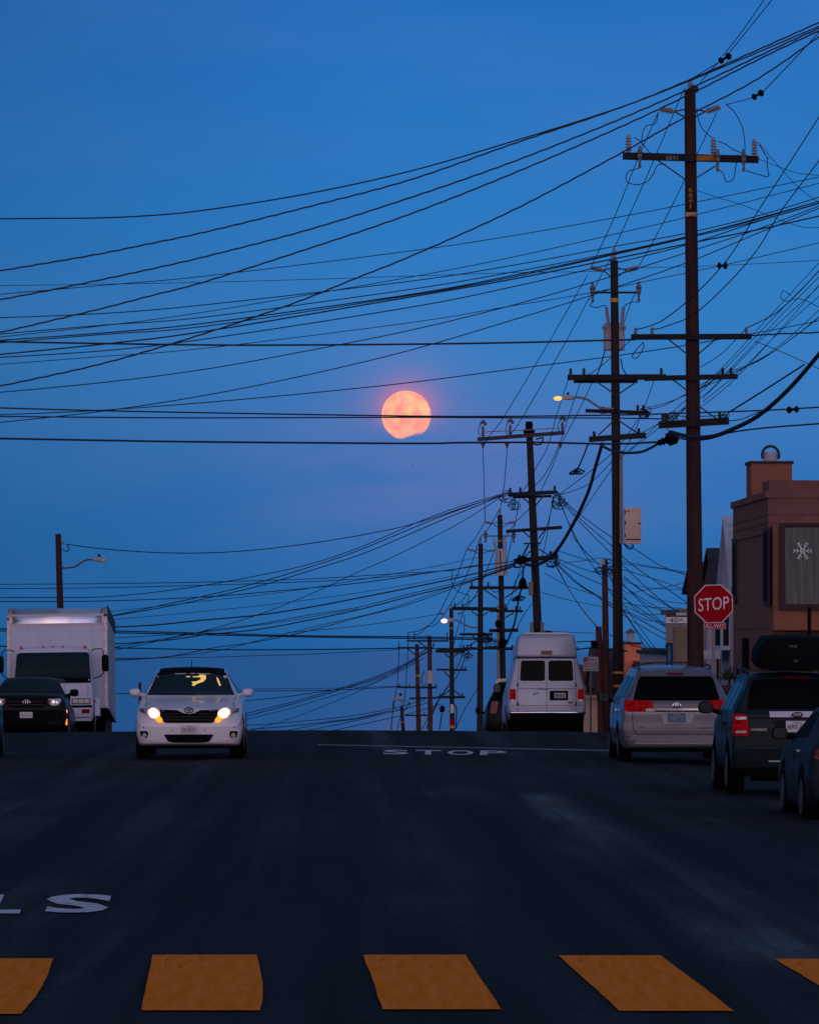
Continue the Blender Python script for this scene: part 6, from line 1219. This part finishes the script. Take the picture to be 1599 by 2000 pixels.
for sg in (-1, 1):
    pts = [(.70, 1.14), (.88, 1.15), (.895, .86), (.68, .84), (.665, .90)]; tl = v.panel('tail_lamp', pts if sg > 0 else mirrorx(pts), M_red, off=.02, round_=.02)
    for z0, z1 in ((1.07, 1.11), (.885, .915)): pts = quad(.70, .85, z0, z1); v.panel('reversing_lens', pts if sg > 0 else mirrorx(pts), M_lens, off=.03, par=tl)
    sd_ = 'l' if sg < 0 else 'r'
    v.panel('side_window', [(.35, 1.20), (1.05, 1.19), (1.0, 1.56), (.50, 1.57)], M_glass, sd_, round_=.04); v.panel('side_window', [(1.13, 1.19), (2.0, 1.17), (1.97, 1.57), (1.10, 1.58)], M_glass, sd_, round_=.04); v.panel('side_window', [(2.08, 1.17), (3.05, 1.15), (2.6, 1.52), (2.05, 1.57)], M_glass, sd_, round_=.04)
    for y_ in (1.08, 2.03): v.panel('panel_gap', quad(y_, y_+.014, .45, 1.15), M_seam, sd_, off=.005)
    v.wheel(sg*.80, .90, .36, .23); v.wheel(sg*.80, 3.52, .36, .23); v.arch(.9, .43, sd_, .33); v.arch(3.52, .43, sd_, .33)
    v.mirror(sg*1.06, 2.95, 1.20, .22, .18, M_dark, M_glasst); b = MB(); b.tube([(sg*.64, .5, 1.69), (sg*.66, .7, 1.76), (sg*.66, 2.2, 1.77), (sg*.63, 2.5, 1.70)], .018, 6); b.build('roof_rail', M_dsteel, v.root)
    v.panel('door_handle', quad(1.2, 1.36, .98, 1.01), M_dark, sd_, off=.03)
    pts = quad(.28, .45, .60, .62) if False else quad(.24, .40, .485, .505); 
    v.panel('reflector', pts if sg > 0 else mirrorx(pts), mat('reflector_grey', (.30, .36, .38), .4), off=.05)
v.panel('bumper', [(-.87, .66), (-.88, .50), (-.84, .40), (.84, .40), (.88, .50), (.87, .66)], mat('bumper_grey', (.008, .014, .018), .7, spec=.08), off=.045, th=.08, round_=.04)
v.panel('panel_gap', quad(-.70, .70, .70, .715), M_seam, off=.006); b = MB(); b.box(-.7, .7, .12, 4.1, .28, .42); b.tube([(-.6, .6, .25), (.6, .6, .25)], .045, 8); b.build('underbody', M_under, v.root)
for nm_ in (0,):
    me_ = loft([(0, 0, .30, .12, .40, .25, .40, .36, .30, .38), (.04, 0, .38, .12, .50, .26, .48, .40, .38, .42), (.3, 0, .42, .12, .53, .28, .52, .44, .40, .46), (1.0, 0, .42, .12, .53, .28, .52, .46, .42, .49), (1.8, 0, .38, .12, .48, .22, .46, .36, .34, .38), (2.1, .02, .25, .1, .3, .16, .28, .22, .2, .23)])
    me_.materials.append(M_dark); me_.name = 'roof_box'; rb = empty('roof_box', (xc+.0, d+.15, v.root.location.z+1.765), 'black rounded cargo box strapped on top of the dark green SUV', 'roof box')
    o = bpy.data.objects.new('shell', me_); C.objects.link(o); o.parent = rb
    sign_text('THULE', -.10, .015, .305, .335, -.004, M_steel, rb); b = MB(); b.box(-.03, .03, -.02, .0, .10, .14); b.build('lock', M_dsteel, rb)
    b = MB(); b.beam((-.66, .35, -.02), (.66, .35, -.02), .05, .03); b.beam((-.66, 1.4, -.02), (.66, 1.4, -.02), .05, .03); b.build('cross_bar', M_dsteel, rb)

# ---- pale high-roof van beyond the crest
d = 138; q = P(1067.6, 1437.6, d); su = .002121
v = Car('cargo_van', (q.x, d, q.z), -.05, 0, 'pale silver high-roof van seen from behind, beyond the crest', 'van', P_vansil, [
 (0, .52, .86, .75, .93, 1.15, .91, 1.92, .74, 1.96), (.04, .48, .93, .78, .975, 1.18, .96, 1.96, .775, 2.0), (.18, .42, .96, .8, 1.0, 1.2, .985, 1.99, .79, 2.03), (1.0, .42, .96, .8, 1.01, 1.2, .99, 1.99, .79, 2.04), (4.3, .42, .96, .8, 1.01, 1.2, .98, 1.95, .78, 2.0), (4.8, .42, .95, .8, 1.0, 1.18, .96, 1.3, .84, 1.36), (5.5, .45, .9, .75, .94, 1.0, .88, 1.1, .75, 1.12)])
me_ = loft([(0, 0, .70, .1, .72, .3, .70, .46, .64, .50), (.04, 0, .74, .1, .755, .32, .74, .52, .68, .55), (.2, 0, .77, .1, .77, .33, .755, .57, .70, .585), (3.2, 0, .77, .1, .77, .33, .755, .57, .70, .59), (4.0, 0, .72, .08, .72, .2, .70, .28, .6, .3), (4.3, 0, .6, .03, .6, .06, .55, .08, .4, .09)])
me_.materials.append(P_vansil); rr_ = bpy.data.objects.new('raised_roof', me_); C.objects.link(rr_); rr_.parent = v.root; rr_.location = (0, .0, 2.015)
b = MB(); b.box(-.57, .57, .15, .35, 2.60, 2.645); b.build('roof_rack_bar', M_signw, v.root)
b = MB(); b.lathe((.05, .9, 2.58), (.05, .9, 2.72), [(0, .18), (.6, .18), (.9, .12), (1, .03)], 14); b.build('roof_vent', M_dark, v.root)
b = MB(); b.box(-.14, .14, -.035, .04, 2.075, 2.17); b.build('brake_light', M_redd, v.root); b = MB(); b.box(-.16, .16, -.05, .04, 2.172, 2.20); b.build('brake_light_hood', P_vansil, v.root)
v.panel('rain_gutter', [(-.77, 1.985), (.77, 1.985), (.76, 2.01), (-.76, 2.01)], M_seam, off=.015, th=.08)
for sg in (-1, 1):
    pts = [(.04, 1.40), (.685, 1.40), (.655, 1.925), (.04, 1.925)]; v.panel('rear_window', pts if sg > 0 else mirrorx(pts), M_glass, off=.014, round_=.07)
    pts = [(.018, 1.375), (.71, 1.375), (.675, 1.95), (.018, 1.95)]; v.panel('window_surround', pts if sg > 0 else mirrorx(pts), P_vansil, off=.009, round_=.08)
    pts = quad(.79, .945, .875, 1.195); tl = v.panel('tail_lamp', pts if sg > 0 else mirrorx(pts), M_red, off=.014, round_=.02); pts = quad(.80, .93, .88, .925); v.panel('reversing_lens', pts if sg > 0 else mirrorx(pts), M_lens, off=.022, par=tl)
    pts = [(.74, .64), (.75, .64), (.75, 1.2), (.70, 1.96), (.69, 1.96), (.74, 1.2)]; v.panel('panel_gap', pts if sg > 0 else mirrorx(pts), M_seam, off=.006)
    for z_ in (1.30, .82): b = MB(); y_ = v.surf(sg*.745, z_); b.box(sg*.745-.018, sg*.745+.018, y_-.03, y_+.02, z_-.05, z_+.05); b.build('hinge', M_dsteel, v.root)
    v.mirror(sg*1.13, 4.3, 1.38, .20, .25, M_dark, M_glasst); v.wheel(sg*.86, 1.3, .37, .24); v.wheel(sg*.86, 4.8, .37, .24); sd_ = 'l' if sg < 0 else 'r'; v.arch(1.3, .44, sd_, .4)
v.panel('panel_gap', quad(-.006, .006, .64, 1.97), M_seam, off=.006); v.panel('panel_gap', quad(-.73, .73, 1.198, 1.208), M_seam, off=.008); v.panel('panel_gap', quad(-.9, .9, .775, .785), M_seam, off=.008)
v.panel('door_strip', quad(-.24, .04, 1.185, 1.20), M_dsteel, off=.014); v.panel('scratch', [(-.36, 1.06), (-.21, 1.11), (-.20, 1.095), (-.33, 1.04)], M_dsteel, off=.010)
pr_ = v.panel('plate_recess', quad(.075, .545, .905, 1.15), M_dark, off=.012, round_=.03); v.plate(.335, 1.03, .30, .135, '7P40852', mat('plate_dull', (.32, .32, .36), .5), M_ink, proud=.03)
y_ = v.surf(.6, .85); b = MB(); b.add([(.605+.072*math.cos(2*math.pi*i/16), y_-.02, .85+.033*math.sin(2*math.pi*i/16)) for i in range(16)]+[(.605+.072*math.cos(2*math.pi*i/16), y_+.02, .85+.033*math.sin(2*math.pi*i/16)) for i in range(16)], [tuple(range(16)), tuple(range(16, 32))[::-1]]+[(i, i+16, (i+1) % 16+16, (i+1) % 16) for i in range(16)]); b.build('emblem', mat('emblem_dull', (.10, .11, .16), .4), v.root)
b = MB(); b.tube([(x, -.12+.12*abs(x)**3, .59) for x in [-.98+.098*i for i in range(21)]], .045, 10); b.build('bumper', M_chrome, v.root, smooth=True); b = MB(); b.box(-.94, .94, -.08, .3, .38, .55); b.build('bumper_valance', M_under, v.root)
b = MB(); b.box(-.82, .82, .5, 5, .12, .5); b.build('underbody', M_under, v.root)

# ---- dark SUV beyond it
d = 150; xc = P(1016, 1400, d).x
v = Car('suv', (xc, d, P(0, 1452, d).z), -.08, 0, 'dark SUV peeping out left of the pale van, beyond the crest', 'suv', P_black, [
 (0, .4, .7, .6, .85, 1.0, .85, 1.15, .76, 1.17), (.05, .36, .84, .6, .93, 1.05, .90, 1.2, .80, 1.22), (.3, .34, .9, .64, .96, 1.1, .91, 1.66, .62, 1.7), (.6, .34, .9, .64, .96, 1.1, .91, 1.72, .60, 1.77), (2.8, .34, .9, .64, .96, 1.1, .91, 1.70, .60, 1.75), (3.6, .34, .9, .64, .95, 1.05, .9, 1.15, .8, 1.2), (4.7, .4, .8, .6, .85, .85, .8, .95, .6, 1.0)])
v.panel('rear_window', [(-.68, 1.22), (.68, 1.22), (.56, 1.64), (-.56, 1.64)], M_glass, round_=.05)
for sg in (-1, 1):
    pts = [(.60, 1.16), (.80, 1.16), (.84, .82), (.66, .82)]; v.panel('tail_lamp', pts if sg > 0 else mirrorx(pts), mat('tail_lamp_pale', (.30, .08, .09), .3), off=.02, round_=.03)
    v.mirror(sg*1.08, 3.2, 1.12, .16, .2, P_black, M_glass); v.wheel(sg*.82, .9, .37, .24); v.wheel(sg*.82, 3.7, .37, .24); v.panel('side_window', [(.5, 1.2), (3.2, 1.17), (2.7, 1.6), (.7, 1.62)], M_glass, 'l' if sg < 0 else 'r')

# ---- blue-grey saloon cut off by the right edge
def saloon(loc, label, paint, mirrors=True):
    st = [(0, .36, .66, .55, .78, .85, .78, .98, .66, 1.0), (.05, .30, .78, .55, .86, .88, .84, 1.02, .72, 1.04), (.5, .22, .86, .58, .90, .92, .86, 1.05, .74, 1.08), (.95, .2, .87, .58, .905, .94, .87, 1.12, .72, 1.14), (1.5, .2, .87, .58, .905, .95, .87, 1.34, .60, 1.38), (2.0, .2, .87, .58, .905, .95, .87, 1.38, .58, 1.43),
      (2.6, .2, .87, .58, .905, .95, .87, 1.32, .60, 1.37), (3.2, .2, .87, .58, .905, .92, .87, 1.00, .74, 1.04), (4.2, .22, .86, .55, .90, .80, .84, .86, .64, .90), (4.5, .26, .76, .5, .82, .68, .76, .74, .55, .76), (4.6, .32, .6, .48, .66, .6, .6, .64, .4, .66)]
    v = Car('saloon_car', loc, 0, 0, label, 'car', paint, st)
    v.panel('rear_window', [(-.62, 1.10), (.62, 1.10), (.52, 1.33), (-.52, 1.33)], M_glass, round_=.04)
    for sg in (-1, 1):
        sd_ = 'l' if sg < 0 else 'r'
        v.panel('side_window', [(1.1, 1.04), (1.95, 1.02), (1.93, 1.33), (1.6, 1.32)], M_wdark, sd_, round_=.03); v.panel('side_window', [(2.03, 1.02), (2.95, .99), (2.6, 1.27), (2.0, 1.33)], M_wdark, sd_, round_=.03)
        for y_ in (1.05, 1.98, 2.98): v.panel('panel_gap', quad(y_, y_+.012, .28, .98 if y_ < 2.9 else .92), M_seam, sd_, off=.004)
        v.panel('sill', quad(1.15, 3.2, .22, .27), paint, sd_, off=.03); v.wheel(sg*.80, .80, .33, .21); v.wheel(sg*.80, 3.45, .33, .21); v.arch(.8, .40, sd_, .16); v.arch(3.45, .40, sd_, .16)
        v.mirror(sg*1.0, 2.72, 1.06, .20, .15, M_dark, M_glasst); pts = [(.5, .92), (.8, .92), (.82, .80), (.52, .78)]; v.panel('tail_lamp', pts if sg > 0 else mirrorx(pts), M_redd, off=.015, round_=.02)
        v.panel('door_handle', quad(1.25, 1.42, .86, .885), M_chrome, sd_, off=.03); b = MB(); b.box(sg*.9-.012, sg*.9+.012, 3.02, 3.07, .60, .63); b.build('side_marker_or_glint', M_redd, v.root)
    b = MB(); b.box(-.7, .7, .15, 4.3, .17, .3); b.build('underbody', M_under, v.root); return v
xx = 6.47; saloon((xx, 63.6, P(0, 1598, 67).z), 'blue-grey saloon car cut off by the right edge, nearest parked car', P_blue)
# ---- sliver of a car at the left edge
xx = -7.04; v = Car('saloon_car', (xx, 97.5, g(xx, 97.5)), 0, 0, 'dark car with a glowing amber lamp, a sliver at the left edge', 'car', P_black, [
 (0, .32, .72, .5, .82, .62, .80, .72, .6, .76), (.05, .26, .82, .5, .88, .68, .86, .80, .68, .84), (.4, .22, .86, .55, .9, .78, .87, .88, .7, .92), (1.2, .2, .87, .58, .905, .92, .87, 1.0, .76, 1.04), (1.9, .2, .87, .58, .905, .95, .87, 1.34, .60, 1.40), (2.6, .2, .87, .58, .905, .95, .87, 1.38, .58, 1.43), (3.6, .2, .87, .58, .905, .95, .87, 1.10, .7, 1.14), (4.5, .3, .7, .55, .8, .85, .78, .95, .6, .97)])
v.panel('windshield', [(-.68, 1.05), (.68, 1.05), (.56, 1.36), (-.56, 1.36)], M_glasst, round_=.04); v.panel('grille', quad(-.4, .4, .45, .66), M_dark)
for sg in (-1, 1):
    pts = [(.50, .74), (.48, .64), (.84, .66), (.87, .76)]; v.panel('headlight', pts if sg > 0 else mirrorx(pts), M_lens, off=.012); v.wheel(sg*.80, .85, .33, .21); v.wheel(sg*.80, 3.5, .33, .21)
b = MB(); b.lathe((.885, .25, .42), (.90, .3, .74), [(0, .01), (.3, .035), (.6, .03), (1, .01)], 8); b.build('turn_signal', M_amber, v.root)
v.plate(0, .40, .3, .13, '8BXR201', M_platew, M_ink)
